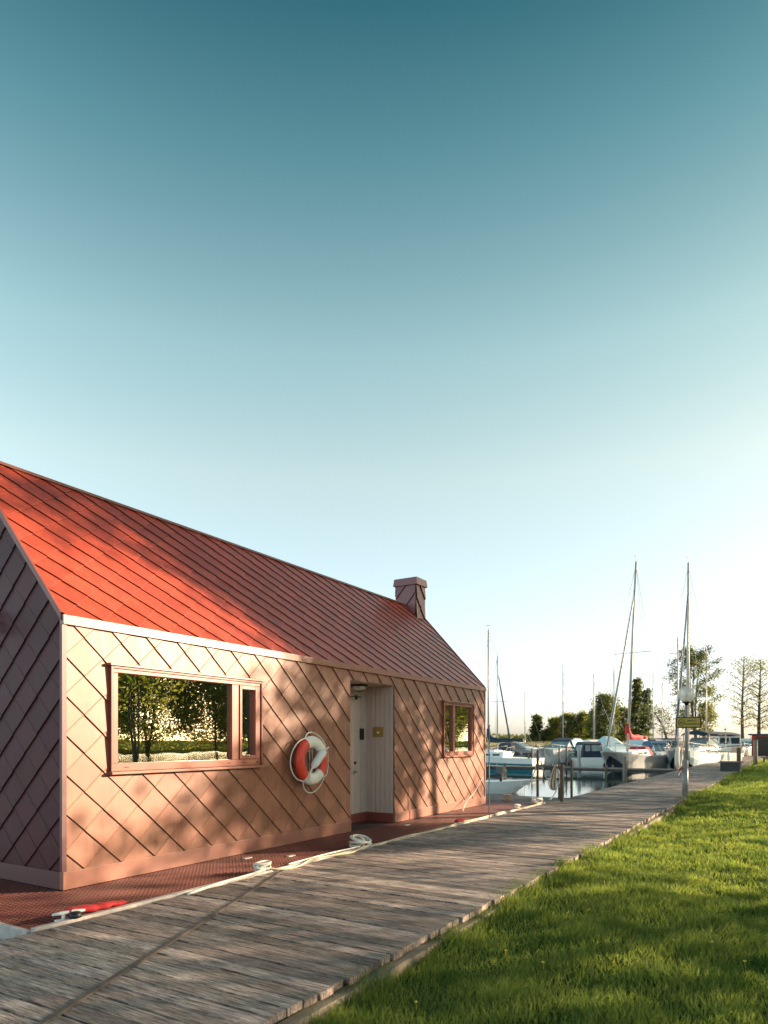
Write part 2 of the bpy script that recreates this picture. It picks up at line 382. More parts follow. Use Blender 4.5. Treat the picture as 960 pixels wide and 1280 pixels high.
# ------------------------------------------------------------------ houseboat
HX, HX2, HY0, HY1, EZ, RX, RZ = -6.06, -9.66, 3.884, 14.20, 2.67, -7.86, 4.66
hb = empty('houseboat', (-7.86, 9.0, 0), 0, 'red diamond shingled houseboat with steep gable roof moored beside the boardwalk', 'houseboat')
hbi = Matrix.Translation((7.86, -9.0, 0))
def hpart(mb, name, mats, label=None, parent=None, bevel=0):
    mb.v = [(x+7.86, y_-9.0, z) for x, y_, z in mb.v] if parent is None else mb.v
    return mb.build(name, mats, parent or hb, label, bevel)
def hsub(mb, name, mats, parent, label=None, bevel=0):      # parent part has identity transform below the thing
    mb.v = [(x+7.86, y_-9.0, z) for x, y_, z in mb.v]
    return mb.build(name, mats, parent, label, bevel)

def clipn(poly, a, b, c_): return clip(poly, a, b, c_) if len(poly) > 2 else []
def minus(polys, h):
    u0, v0, u1, v1 = h; out = []
    for p in polys:
        for q in (clipn(p, 1, 0, u0), clipn(p, -1, 0, -u1),
                  clipn(clipn(clipn(p, -1, 0, -u0), 1, 0, u1), 0, 1, v0),
                  clipn(clipn(clipn(p, -1, 0, -u0), 1, 0, u1), 0, -1, -v1)):
            if len(q) > 2: out.append(q)
    return out
def shingles(O, U, V, Nn, region, holes, W, Hh, u0, v0, t=.009, hand=1, seed=1):
    r_ = random.Random(seed)
    O, U, V, Nn = Vector(O), Vector(U), Vector(V), Vector(Nn)
    mb = MB(); tn = []
    def P3(u, v, o): return O + U*u + V*v + Nn*o
    # backing
    polys = [region]
    for h in holes: polys = minus(polys, h)
    for p in polys: mb.face([P3(u, v, 0) for u, v in p], 1); tn.append((1,1,1))
    us = [p[0] for p in region]; vv = [p[1] for p in region]
    i0 = int((min(us)-u0)/(W/2))-2; i1 = int((max(us)-u0)/(W/2))+3
    j0 = int((min(vv)-v0)/(Hh/2))-2; j1 = int((max(vv)-v0)/(Hh/2))+3
    for i in range(i0, i1):
        for j in range(j0, j1):
            if (i+j) % 2: continue
            cu, cv = u0+i*W/2, v0+j*Hh/2
            g = 0
            di = [(cu, cv+Hh/2), (cu-W/2+g, cv), (cu, cv-Hh/2), (cu+W/2-g, cv)]
            hw = .035
            bot, rgt = (cu, cv-Hh/2), (cu+hand*W/2, cv); ul = (-hand*hw*W/2, hw*Hh/2)
            hemq = [bot, rgt, (rgt[0]+ul[0], rgt[1]+ul[1]), (bot[0]+ul[0], bot[1]+ul[1])]
            if hand < 0: hemq = hemq[::-1]
            k = len(region); hp_ = [hemq]
            for a in range(k):
                (xa, ya), (xb, yb) = region[a], region[(a+1) % k]
                nx, ny = (yb-ya), -(xb-xa)
                hp_ = [q for q in (clipn(p, nx, ny, nx*xa+ny*ya) for p in hp_) if len(q) > 2]
            for h in holes: hp_ = minus(hp_, h)
            polys = [di]
            for a in range(k):     # clip by convex region (ccw)
                (xa, ya), (xb, yb) = region[a], region[(a+1) % k]
                nx, ny = (yb-ya), -(xb-xa)
                polys = [q for q in (clipn(p, nx, ny, nx*xa+ny*ya) for p in polys) if len(q) > 2]
            for h in holes: polys = minus(polys, h)
            tx, ty = r_.uniform(-.007,.007), r_.uniform(-.007,.007)
            tt = r_.uniform(.86, 1.12); tt = (tt, tt*r_.uniform(.97,1.03), tt*r_.uniform(.96,1.04))
            off = lambda u, v: .004 + t*(1-(hand*(u-cu)/(W/2)+(v-cv)/(Hh/2)))/2 + .011*(cv+Hh/2-v)/Hh + tx*(u-cu) + ty*(v-cv)
            for p in hp_:
                def ho(u, v):
                    e_ = 1-(hand*(u-cu)/(W/2)-(v-cv)/(Hh/2))      # 0 on the outer edge
                    return off(u, v) + .0006 + .002*min(1, e_/(2*hw))
                mb.face([P3(u, v, ho(u, v)) for u, v in p], 0); tn.append(tuple(x*1.12 for x in tt))  # raised hem, its colour also lightened as if catching the light
            for p in polys:
                mb.face([P3(u, v, off(u, v)) for u, v in p], 0); tn.append(tt)
                for a in range(len(p)):
                    A, B = p[a], p[(a+1) % len(p)]
                    def on(q): return abs((cv - q[1])/(Hh/2) + abs(q[0]-cu)/(W/2) - 1) < .012 and q[1] < cv+1e-6
                    if on(A) and on(B) and (A[0]-cu)*(B[0]-cu) >= -1e-6:
                        mb.face([P3(*A, 0), P3(*B, 0), P3(*B, off(*B)), P3(*A, off(*A))], 1); tn.append((1,1,1))
    return mb, tn
def weather(m):
    t = m.node_tree; N = t.nodes; L = t.links; b = N['Principled BSDF']; src = b.inputs['Base Color'].links[0].from_socket
    tc = N.new('ShaderNodeTexCoord'); mp = N.new('ShaderNodeMapping'); mp.inputs['Scale'].default_value = (7, 7, .5)
    n1 = N.new('ShaderNodeTexNoise'); n1.inputs['Scale'].default_value = 1.3; n1.inputs['Detail'].default_value = 7; n1.inputs['Roughness'].default_value = .7
    L.new(tc.outputs['Object'], mp.inputs[0]); L.new(mp.outputs[0], n1.inputs[0])
    r1 = N.new('ShaderNodeValToRGB'); r1.color_ramp.elements[0].position = .38; r1.color_ramp.elements[0].color = (.80,.78,.78,1); r1.color_ramp.elements[1].position = .6; r1.color_ramp.elements[1].color = (1.04,1.04,1.04,1)
    L.new(n1.outputs[0], r1.inputs[0]); a = N.new('ShaderNodeMix'); a.data_type = 'RGBA'; a.blend_type = 'MULTIPLY'; a.inputs[0].default_value = 1
    L.new(src, a.inputs[6]); L.new(r1.outputs[0], a.inputs[7]); L.new(a.outputs[2], b.inputs['Base Color'])
    mr = N.new('ShaderNodeMapRange'); mr.inputs[3].default_value = .34; mr.inputs[4].default_value = .58; L.new(n1.outputs[0], mr.inputs[0]); L.new(mr.outputs[0], b.inputs['Roughness'])
for k_ in ('shingle','shingle_roof','shingle_gable_shade'): weather(M[k_])
def set_tint(o, tn):
    ca = o.data.color_attributes.new('tint', 'FLOAT_COLOR', 'CORNER'); arr = []
    for p, t_ in zip(o.data.polygons, tn): arr += [t_[0], t_[1], t_[2], 1]*p.loop_total
    ca.data.foreach_set('color', arr)

W1 = (4.374, 1.13, 6.681, 2.23); W2 = (12.043, 1.145, 13.531, 2.243); DR = (8.779, 0, 10.153, 2.43)
SK = .17
# long wall facing +X : u = y, v = z
reg = [(HY0, SK), (HY1, SK), (HY1, EZ-.07), (HY0, EZ-.07)]
mb, tn = shingles((HX,0,0), (0,1,0), (0,0,1), (1,0,0), reg, [W1, W2, DR], .43, .385, HY0, SK, seed=3)
o = hpart(mb, 'long_wall', [M['shingle'], M['gap']]); set_tint(o, tn)
# back wall
mb, tn = shingles((HX2,0,0), (0,-1,0), (0,0,1), (-1,0,0), [(-HY1,SK),(-HY0,SK),(-HY0,EZ-.07),(-HY1,EZ-.07)], [], .43, .385, HY0, SK, seed=4)
o = hpart(mb, 'back_wall', [M['shingle'], M['gap']]); set_tint(o, tn)
# gables (u = x)
regg = [(HX2, SK), (HX, SK), (HX, EZ), (RX, RZ), (HX2, EZ)]
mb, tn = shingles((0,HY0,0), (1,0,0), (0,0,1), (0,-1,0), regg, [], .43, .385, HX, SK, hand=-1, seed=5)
o = hpart(mb, 'gable_wall', [M['shingle_gable_shade'], M['gap']], 'shaded plum gable wall of diamond shingles'); set_tint(o, tn)
regf = [(-HX, SK), (-HX2, SK), (-HX2, EZ), (-RX, RZ), (-HX, EZ)]
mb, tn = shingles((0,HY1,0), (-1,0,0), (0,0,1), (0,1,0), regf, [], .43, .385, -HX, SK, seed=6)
o = hpart(mb, 'gable_wall', [M['shingle_gable_shade'], M['gap']]); set_tint(o, tn)
# roof
sl_len = math.hypot(HX-RX, RZ-EZ)
Vr = Vector((RX-HX, 0, RZ-EZ)).normalized(); Nr = Vector((RZ-EZ, 0, HX-RX)).normalized()
regr = [(HY0-.01, .0), (HY1+.01, .0), (HY1+.01, sl_len), (HY0-.01, sl_len)]
mb, tn = shingles((HX,0,EZ), (0,1,0), Vr, Nr, regr, [], .43, .383, HY0+.215, 0, t=.009, seed=7)
Vr2 = Vector((RX-HX2, 0, RZ-EZ)).normalized(); Nr2 = Vector((-(RZ-EZ), 0, -(HX2-RX))).normalized()
mb2, tn2 = shingles((HX2,0,EZ), (0,-1,0), Vr2, Nr2, [(-HY1-.01,0),(-HY0+.01,0),(-HY0+.01,sl_len),(-HY1-.01,sl_len)], [], .43, .383, -HY0, 0, t=.009, seed=8)
for f, m_, s_ in zip(mb2.f, mb2.m, mb2.sm): mb.f.append(tuple(i+len(mb.v) for i in f)); mb.m.append(m_); mb.sm.append(s_)
mb.v += mb2.v; tn += tn2
M['shingle_roof'].node_tree.nodes['Principled BSDF'].inputs['Coat Weight'].default_value = .35; M['shingle_roof'].node_tree.nodes['Principled BSDF'].inputs['Coat Roughness'].default_value = .3
roof = hpart(mb, 'roof', [M['shingle_roof'], M['gap']]); set_tint(roof, tn)
# trims
mb = MB(); mb.box((HX-.02, HY0-.03, EZ-.085), (HX+.045, HY1+.03, EZ+.004)); hpart(mb, 'eave_trim', M['trim'])
mb = MB(); mb.box((HX2-.045, HY0-.03, EZ-.085), (HX2+.02, HY1+.03, EZ+.004)); hpart(mb, 'eave_trim', M['trim'])
mb = MB()
a_ = Vector((RX, 0, RZ+.055))
for s_ in (1,):
    mb.face([(RX,HY0-.03,RZ+.045),(RX+.05,HY0-.03,RZ-.008),(RX+.05,HY1+.03,RZ-.008),(RX,HY1+.03,RZ+.045)])
    mb.face([(RX,HY0-.03,RZ+.045),(RX,HY1+.03,RZ+.045),(RX-.05,HY1+.03,RZ-.008),(RX-.05,HY0-.03,RZ-.008)])
    mb.face([(RX,HY0-.03,RZ+.045),(RX-.05,HY0-.03,RZ-.008),(RX+.05,HY0-.03,RZ-.008)])
hsub(mb, 'ridge_cap', M['trim'], roof)
for yg, s_ in ((HY0, -1), (HY1, 1)):
    mb = MB()
    for X0 in (HX+.01, HX2-.01):
        A = Vector((X0, 0, EZ)); B = Vector((RX, 0, RZ+.01)); n = Vector((0,0,.045))
        y0, y1 = sorted((yg + s_*.012, yg + s_*.04))
        for (ya, flip) in ((y0, 0), (y1, 1)):
            q = [(A.x,ya,A.z-.05),(B.x,ya,B.z-.05),(B.x,ya,B.z+.035),(A.x,ya,A.z+.03)]; mb.face(q if flip else q[::-1])
        mb.face([(A.x,y0,A.z+.03),(B.x,y0,B.z+.035),(B.x,y1,B.z+.035),(A.x,y1,A.z+.03)])
        mb.face([(A.x,y0,A.z-.05),(B.x,y0,B.z-.05),(B.x,y1,B.z-.05),(A.x,y1,A.z-.05)])
    hsub(mb, 'rake_trim', M['trim_dark'], roof)
# skirting boards (long wall in two runs, gables)
mb = MB(); mb.box((HX-.03,HY0-.03,-.0),(HX+.034,DR[0]+.002,SK+.004)); hpart(mb, 'skirting_board', M['trim'], bevel=.004)
mb = MB(); mb.box((HX-.03,DR[2]-.002,-.0),(HX+.034,HY1+.03,SK+.004)); hpart(mb, 'skirting_board', M['trim'], bevel=.004)
M['trim_g'] = mat('shade_darkened_gable_trim', (.13,.05,.05), .45, nvar=.1, nscale=4)  # darker copy of the trim, with the gable's shade in its colour
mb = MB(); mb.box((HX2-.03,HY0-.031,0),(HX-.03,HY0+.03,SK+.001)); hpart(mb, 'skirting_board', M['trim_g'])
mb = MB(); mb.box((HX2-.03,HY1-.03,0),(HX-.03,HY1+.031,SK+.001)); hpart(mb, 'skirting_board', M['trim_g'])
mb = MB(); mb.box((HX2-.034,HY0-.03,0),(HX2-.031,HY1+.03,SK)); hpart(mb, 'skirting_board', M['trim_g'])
# corner strips
for yc, s_ in ((HY0,-1),(HY1,1)):
    mb = MB(); y0, y1 = sorted((yc + s_*.036, yc - s_*.012)); mb.box((HX-.012,y0,SK+.006),(HX+.027,y1,EZ-.087)); hpart(mb, 'corner_strip', M['trim_g'] if s_ < 0 else M['trim'])
# window openings
def window(y0, z0, y1, z1, divs, name='window'):
    d = .10
    mb = MB()   # outer dark surround/jamb
    mb.box((HX-d, y0, z0), (HX+.055, y0+.03, z1)); mb.box((HX-d, y1-.03, z0), (HX+.055, y1, z1))
    mb.box((HX-d, y0+.03, z1-.025), (HX+.055, y1-.03, z1))
    wd = hpart(mb, name, M['trim_dark'], bevel=.003)
    mb = MB()
    mb.box((HX-.02, y0-.02, z1+.002), (HX+.075, y1+.02, z1+.028)); hsub(mb, 'head_flashing', M['trim'], wd, bevel=.003)
    mb = MB(); mb.box((HX-.02, y0-.01, z0-.03), (HX+.085, y1+.01, z0-.002))
    hsub(mb, 'sill', M['trim'], wd, bevel=.003)
    mb = MB(); fx0, fx1 = HX-.06, HX+.038
    a, b = y0+.031, y1-.031; lo, hi = z0+.001, z1-.026
    fw = .062
    mb.box((fx0,a,lo),(fx1,b,lo+fw+.02)); mb.box((fx0,a,hi-.04),(fx1,b,hi)); mb.box((fx0,a,lo+fw+.021),(fx1,a+fw,hi-.041)); mb.box((fx0,b-fw,lo+fw+.021),(fx1,b,hi-.041))
    for (m0, m1) in divs: mb.box((fx0,m0,lo+fw+.021),(fx1-.003,m1,hi-.041))
    hsub(mb, 'frame', M['frame'], wd, bevel=.004)
    edges = [a+fw] + [v for dd in divs for v in dd] + [b-fw]
    return wd, edges, lo+fw+.021, hi-.041
wd, ed, zl, zh = window(*W1, [(6.13, 6.25)])
mb = MB(); mb.box((HX-.02,ed[0],zl),(HX-.012,ed[1],zh)); hsub(mb, 'glass', M['glass'], wd, 'large glass pane mirroring trees and water')
# casement sash
mb = MB(); s0, s1 = ed[2]+.004, ed[3]-.004; q = .042
mb.box((HX-.03,s0,zl+.002),(HX+.05,s0+q,zh-.002)); mb.box((HX-.03,s1-q,zl+.002),(HX+.05,s1,zh-.002)); mb.box((HX-.03,s0+q,zl+.002),(HX+.05,s1-q,zl+.05)); mb.box((HX-.03,s0+q,zh-.05),(HX+.05,s1-q,zh-.002))
hsub(mb, 'sash', M['frame'], wd, bevel=.004)
mb = MB(); mb.box((HX-.012,s0+q,zl+.05),(HX-.004,s1-q,zh-.05)); hsub(mb, 'glass', M['glass'], wd)
mb = MB()
for yy in (4.55, 6.05, 6.32, 6.56):
    mb = MB(); mb.box((HX+.038,yy,W1[1]+.035),(HX+.043,yy+.05,W1[1]+.048)); hsub(mb, 'drain_slot', M['black'], wd)
wd, ed, zl, zh = window(*W2, [(12.50, 12.60)], 'window')
for i in (0, 2):
    mb = MB(); mb.box((HX-.02,ed[i],zl),(HX-.012,ed[i+1],zh)); hsub(mb, 'glass', M['glass'], wd)
# interior room
mb = MB()
def quad(*p): mb.face(p)
ix, iy0, iy1 = HX-.14, HY0+.1, HY1-.1
for (ra, rb) in ((iy0,7.9),(11,iy1)):
    quad((HX2+.1,ra,.05),(ix,ra,.05),(ix,rb,.05),(HX2+.1,rb,.05))
    quad((HX2+.1,ra,2.6),(HX2+.1,rb,2.6),(ix,rb,2.6),(ix,ra,2.6))
quad((HX2+.1,iy0,.05),(HX2+.1,iy1,.05),(HX2+.1,iy1,2.6),(HX2+.1,iy0,2.6))
quad((HX2+.1,iy0,.05),(HX2+.1,iy0,2.6),(ix,iy0,2.6),(ix,iy0,.05))
quad((HX2+.1,7.9,.05),(ix,7.9,.05),(ix,7.9,2.6),(HX2+.1,7.9,2.6))
quad((HX2+.1,iy1,.05),(ix,iy1,.05),(ix,iy1,2.6),(HX2+.1,iy1,2.6))
quad((HX2+.1,11,.05),(ix,11,.05),(ix,11,2.6),(HX2+.1,11,2.6))
hpart(mb, 'interior_room', M['room'])
mb = MB(); mb.box((-7.3,4.2,.9),(-7.26,5.25,2.08)); mb.box((-7.255,5.0,.9),(-7.24,5.02,2.08)); hpart(mb, 'interior_panel', M['panel'])
# recess
RXB = -6.64
mb = MB()
yy = DR[0]; 
def vboards(mb, fixed, a, b, z0, z1, axis, w=.098):
    t = a
    while t < b-.01:
        e = min(t+w-.006, b)
        j = rnd.uniform(0,.004)
        if axis == 'y': mb.box((fixed-.02, t, z0), (fixed+j, e, z1))
        else: mb.box((t, fixed-j, z0), (e, fixed+.02, z1))
        t += w
vboards(mb, RXB, 9.88, DR[2], .16, 2.42, 'y'); vboards(mb, RXB, DR[0], 9.03, .16, 2.42, 'y')
mb.box((RXB-.05,DR[0],0),(RXB-.021,DR[2],2.43), 1)
hpart(mb, 'recess_back_wall', [M['board'], M['gap']])
mb = MB(); vboards(mb, DR[2], RXB+.004, HX-.005, .16, 2.42, 'x', .1); mb.box((RXB,DR[2]+.021,0),(HX-.01,DR[2]+.04,2.43), 1)
hpart(mb, 'recess_side_wall', [M['board'], M['gap']], 'shaded limewashed board wall of the entrance recess')
mb = MB(); mb.box((RXB,DR[0]-.04,0),(HX-.01,DR[0]-.001,2.43)); hpart(mb, 'recess_side_wall', [M['board']])
mb = MB(); mb.box((RXB-.04,DR[0],2.422),(HX-.002,DR[2],2.46)); hpart(mb, 'recess_ceiling', M['board'])
mb = MB(); mb.box((RXB+.004,DR[0]+.001,0),(RXB+.022,DR[2]-.024,.155)); mb.box((RXB+.022,DR[2]-.024,0),(HX-.02,DR[2]-.004,.155)); hpart(mb, 'recess_skirting', M['trim_dark'])
mb = MB(); vboards(mb, RXB+.012, 9.04, 9.87, .16, 2.30, 'y', .104); mb.box((RXB-.018,9.03,2.302),(RXB+.006,9.88,2.42),0)
door = hpart(mb, 'door', [M['board']], 'white boarded entrance door at the back of the recess')
mb = MB()
# handle: rose, lever, cylinder
hy, hz = 9.76, .90
mb.tube([(RXB+.012,hy,hz),(RXB+.03,hy,hz)], .028, 12); mb.tube([(RXB+.03,hy,hz),(RXB+.075,hy,hz),(RXB+.08,hy-.02,hz),(RXB+.08,hy-.13,hz-.005)], .011, 8)
hsub(mb, 'handle', M['metal'], door)
mb = MB(); mb.tube([(RXB+.012,hy,hz+.16),(RXB+.035,hy,hz+.16)], .026, 12); hsub(mb, 'lock', M['black'], door)
mb = MB(); mb.box((RXB+.005,9.93,1.47),(RXB+.045,10.02,1.67)); hpart(mb, 'intercom_box', M['black'], bevel=.006)
pl = (DR[2]-.006)
px0, px1 = -6.49, -6.27
mb = MB(); mb.box((px0,pl-.008,1.52),(px1,pl-.0045,1.70)); pq = hpart(mb, 'plaque', M['brass'])
mb = MB(); hc = ((px0+px1)/2, 1.60); hp = []
for i in range(24):
    t = 2*math.pi*i/24; x_ = 16*math.sin(t)**3; z_ = 13*math.cos(t)-5*math.cos(2*t)-2*math.cos(3*t)-math.cos(4*t)
    hp.append((hc[0]+x_*.0018, pl-.0095, hc[1]+z_*.0018))
mb.face(hp); hsub(mb, 'heart_mark', M['buoywhite'], pq)
# bowl lamp under the recess ceiling
lx, ly, lz = -6.40, 9.56, 2.415
mb = MB(); mb.lathe([(0,0),(.145,0),(.15,-.02),(.14,-.028),(.13,-.03)], (lx,ly,lz), 24)
for k in range(3):
    t = k*math.pi/3; mb.tube([(lx+math.cos(t)*.14*s, ly+math.sin(t)*.14*s, lz-.03-.085*(1-abs(s)**2)) for s in (-1,-.7,-.35,0,.35,.7,1)], .006, 6)
lp = hpart(mb, 'recess_lamp', M['black'])
mb = MB(); mb.lathe([(.13*math.cos(t), -.03-.075*math.sin(t)) for t in [i*math.pi/16 for i in range(9)]], (lx,ly,lz), 24); hsub(mb, 'glass_bowl', M['lampglobe'], lp)
mb = MB(); mb.tube([(RXB+.0,9.80,2.22),(RXB+.16,9.74,2.22),(RXB+.10,9.45,2.22)], .009, 6); mb.box((RXB,9.76,2.18),(RXB+.02,9.84,2.26)); hpart(mb, 'door_closer_arm', M['black'])
# chimney
cx0, cx1, cy0, cy1, cz0, cz1 = -8.13, -7.59, 13.74, 14.17, 4.2, 5.17
mb, tn = shingles((0,cy0,0), (1,0,0), (0,0,1), (0,-1,0), [(cx0,cz0),(cx1,cz0),(cx1,cz1),(cx0,cz1)], [], .43, .5, (cx0+cx1)/2, cz0+.2, t=.02, hand=-1, seed=9)
def merge(a, ta, b, tb):
    n = len(a.v); a.v += b.v; a.f += [tuple(i+n for i in f) for f in b.f]; a.m += b.m; a.sm += b.sm; ta += tb
for args in (((cx1,0,0),(0,1,0),(0,0,1),(1,0,0),[(cy0,cz0),(cy1,cz0),(cy1,cz1),(cy0,cz1)],[],.43,.5,cy0,cz0+.4),
             ((0,cy1,0),(-1,0,0),(0,0,1),(0,1,0),[(-cx1,cz0),(-cx0,cz0),(-cx0,cz1),(-cx1,cz1)],[],.43,.5,cx0,cz0),
             ((cx0,0,0),(0,-1,0),(0,0,1),(-1,0,0),[(-cy1,cz0),(-cy0,cz0),(-cy0,cz1),(-cy1,cz1)],[],.43,.5,cy0,cz0)):
    b, tb = shingles(*args, t=.02, seed=11); merge(mb, tn, b, tb)
M['chim'] = mat('painted_chimney', (.22,.075,.085), .42, nvar=.1, nscale=2, attr='tint')
ch = hsub(mb, 'chimney', [M['chim'], M['gap']], roof); set_tint(ch, tn)
# chimney cap: proud lip
mb = MB(); e = .045
lo = [(cx0-e-.01,cy0-e-.01),(cx1+e+.01,cy0-e-.01),(cx1+e+.01,cy1+e+.01),(cx0-e-.01,cy1+e+.01)]; hi = [(cx0-e+.01,cy0-e+.01),(cx1+e-.01,cy0-e+.01),(cx1+e-.01,cy1+e-.01),(cx0-e+.01,cy1+e-.01)]
for i in range(4):
    j = (i+1) % 4; mb.face([(*lo[i],cz1-.03),(*lo[j],cz1-.03),(*hi[j],cz1+.14),(*hi[i],cz1+.14)])
mb.face([(*p, cz1+.14) for p in hi]); mb.face([(*p, cz1-.03) for p in lo][::-1])
M['capm'] = mat('chimney_cap', (.24,.09,.10), .4, nvar=.08, nscale=4)
hsub(mb, 'chimney_cap', M['capm'], roof)
# lamp on the near gable
g = Vector((-7.27, HY0, 2.72))
mb = MB(); mb.tube([g, g+Vector((0,-.09,0))], .02, 8); mb.lathe([(0,.065),(.05,.04),(.065,0),(.055,-.03),(0,-.035)], tuple(g+Vector((0,-.12,.07))), 14); mb.lathe([(0,.045),(.045,.03),(.058,-.02),(.055,-.08),(0,-.09)], tuple(g+Vector((0,-.12,-.03))), 14)
hpart(mb, 'gable_lamp', M['metal'])
# floating deck with open grating
DX0, DX1, DY0, DY1 = -10.6, -4.97, 2.93, 15.1
mb = MB(); mb.box((DX0,DY0,-.30),(DX1,DY1,-.075))
deck = hpart(mb, 'deck', M['deckunder'])
mb = MB(); p = .052
x = HX+.04
k = 0
while x < DX1: mb.box((x,DY0,-.028),(x+.018,DY1,-.003)); x += p
x = HX+.04-p
while x > DX0: mb.box((x,DY0,-.028),(x+.018,HY0-.035,-.003)); mb.box((x,HY1+.035,-.028),(x+.018,DY1,-.003)); x -= p
y = DY0
while y < DY1:
    x0_ = DX0 if (y < HY0-.05 or y > HY1+.04) else HX+.04
    mb.box((x0_,y,-.03),(DX1,y+.018,-.0055)); y += p
hsub(mb, 'grating', M['deckred'], deck)
mb = MB(); x0_ = RXB+.022; x_ = x0_
mb.box((RXB+.022,DR[0]+.001,-.03),(HX+.036,DR[2]-.024,-.002)); hsub(mb, 'threshold', M['deckunder'], deck)
mb = MB(); mb.box((DX1+.001,DY0-.02,-.14),(DX1+.055,DY1,.022)); mb.box((DX0,DY0-.045,-.2),(DX1,DY0-.001,-.001)); hsub(mb, 'deck_edge', M['strip'], deck, bevel=.006)
mb = MB()
for (x_, y_) in ((-5.78,6.05),(-5.42,6.45),(-5.70,9.9)):
    mb = MB(); mb.box((x_,y_,-.003),(x_+.05,y_+.13,.008)); hsub(mb, 'hatch_latch', M['strip'], deck)
mb = MB(); mb.box((-10.4,3.1,-.75),(-5.2,15.0,-.30)); hpart(mb, 'pontoon', M['wooddark'])
# float below the boardwalk corner in front of the deck
mb = MB(); mb.box((-9.5,1.0,-.35),(-4.96,2.86,-.11)); fl = mb.build('concrete_float', mat('grey_float', (.22,.25,.24), .7, nvar=.25, nscale=3, bump=.3)); tag(fl, 'grey concrete float at the near end of the red deck', 'float')

# ------------------------------------------------------------------ lifebuoy
def catmull(pts, n=8):
    pts = [Vector(p) for p in pts]; out = []
    for i in range(len(pts)-1):
        p0 = pts[max(i-1,0)]; p1 = pts[i]; p2 = pts[i+1]; p3 = pts[min(i+2,len(pts)-1)]
        for k in range(n):
            t = k/n; out.append(.5*((2*p1)+(p2-p0)*t+(2*p0-5*p1+4*p2-p3)*t*t+(3*p1-p0-3*p2+p3)*t**3))
    out.append(pts[-1]); return out
def lifebuoy(loc, rz, label, bag=True, Rm=.268, r=.088, rot=0, segs=None, group=None):
    # ring lies in local YZ plane, front towards +x
    t = empty('lifebuoy', loc, rz, label, 'lifebuoy', group)
    segs = segs or [(30,118,'buoywhite'),(118,232,'red'),(232,318,'buoywhite'),(318,390,'red')]
    for a0, a1, m_ in segs:
        mb = MB(); n = 14; pts = []
        for i in range(n+1):
            a = R(a0+rot+(a1-a0)*i/n); pts.append((0, Rm*math.cos(a), Rm*math.sin(a)))
        # own sweep with fixed frame
        nb = len(mb.v); sg = 16
        for (x_, y_, z_) in pts:
            a = math.atan2(z_, y_)
            for j in range(sg):
                q = 2*math.pi*j/sg; rr = r*(math.cos(q)); mb.v.append((r*.68*math.sin(q), (Rm+rr)*math.cos(a), (Rm+rr)*math.sin(a)))
        for i in range(n):
            for j in range(sg):
                j2 = (j+1) % sg; mb.f.append((nb+i*sg+j, nb+(i+1)*sg+j, nb+(i+1)*sg+j2, nb+i*sg+j2)); mb.m.append(0); mb.sm.append(True)
        mb.build('ring_section', M[m_], t, ('white' if m_ == 'buoywhite' else 'orange red')+' section of the ring')
    seams = [R(s+rot) for s in (32,118,232,318)]
    for i in range(4):
        a0 = seams[i]; a1 = seams[(i+1) % 4] + (2*math.pi if i == 3 else 0)
        Ro = Rm+r; pts = []
        for k in range(9):
            f = k/8; a = a0+(a1-a0)*f; bul = Ro+.008+.075*math.sin(math.pi*f)**.7
            pts.append((.02-.05*math.sin(math.pi*f), bul*math.cos(a), bul*math.sin(a)-.03*math.sin(math.pi*f)))
        mb = MB(); mb.tube(catmull(pts,4), .0095, 7); mb.build('grab_rope', M['rope'], t)
    if bag:
        a = Vector((.07,.20,.14)); b = Vector((.07,-.10,-.13)); d = b-a
        mb = MB(); mb.tube([a, a+d*.04, a+d*.12, a+d*.7, a+d*.82, a+d*.9, b], [.03,.055,.062,.06,.045,.018,.014], 14); mb.build('throw_bag', M['white'], t)
        mb = MB(); mb.tube(catmull([b,(.08,-.14,-.19),(.075,-.15,-.25),(.05,-.17,-.30)],4), .014, 7); mb.build('throw_line', M['rope'], t); mb = MB(); mb.tube(catmull([a,(.07,.25,.16),(.06,.33,.19)],4), .012, 7); mb.build('throw_line', M['rope'], t)
        mb = MB(); mb.tube([(-.02,-.02,.26),(-.02,-.02,-.2)], .006, 6); mb.tube([(-.01,.03,.2),(-.01,.03,-.22)], .005, 6); mb.build('hanging_cord', M['ropey'], t)
    mb = MB(); mb.box((-.115,-.06,.12),(-.04,.06,.16)); mb.box((-.115,-.03,-.25),(-.1,.03,.16)); mb.build('hook', M['metal'], t)
    return t
lifebuoy((HX+.135, 7.62, 1.165), 0, 'orange and white lifebuoy with throw bag hanging on the shingled houseboat wall')

# ------------------------------------------------------------------ ropes, cleats on the deck edge
def rope_thing(pts, r, m_, label, cat='rope', name='mooring_rope', group=None):
    mb = MB(); o_ = Vector(pts[0]); mb.tube([p-o_ for p in catmull(pts, 8)], r, 8); o = mb.build(name, m_); o.location = o_
    return tag(o, label, cat, group)
EX = DX1+.03
rope_thing([(EX+.10,4.35,.014),(EX+.06,4.8,.03),(EX+.05,5.2,.036),(EX+.02,5.5,.045)], .014, M['rope'], 'twisted white rope lying on planks left of the white cleat')
rope_thing([(EX+.0,5.56,.05),(EX+.08,5.75,.015),(EX+.10,6.0,.015),(EX+.03,6.35,.036),(EX+.05,6.8,.02),(EX+.09,7.1,.015),(EX+.01,7.5,.036)], .010, M['ropey'], 'yellowed rope lying between the white cleat and the rope coil')
rope_thing([(EX+.05,7.7,.015),(EX+.02,8.6,.034),(EX+.06,9.5,.015),(EX+.01,10.4,.034),(EX+.03,11.5,.034),(EX+.0,12.6,.034),(EX+.06,13.6,.02),(EX+.1,14.6,.06)], .009, M['ropey'], 'long yellowed rope running along the deck edge past the coil')
rope_thing([(EX+.02,5.9,.04),(EX-.02,6.6,.04),(EX+.0,7.4,.04)], .010, M['rope'], 'thin white line lying on the pale deck edge strip')
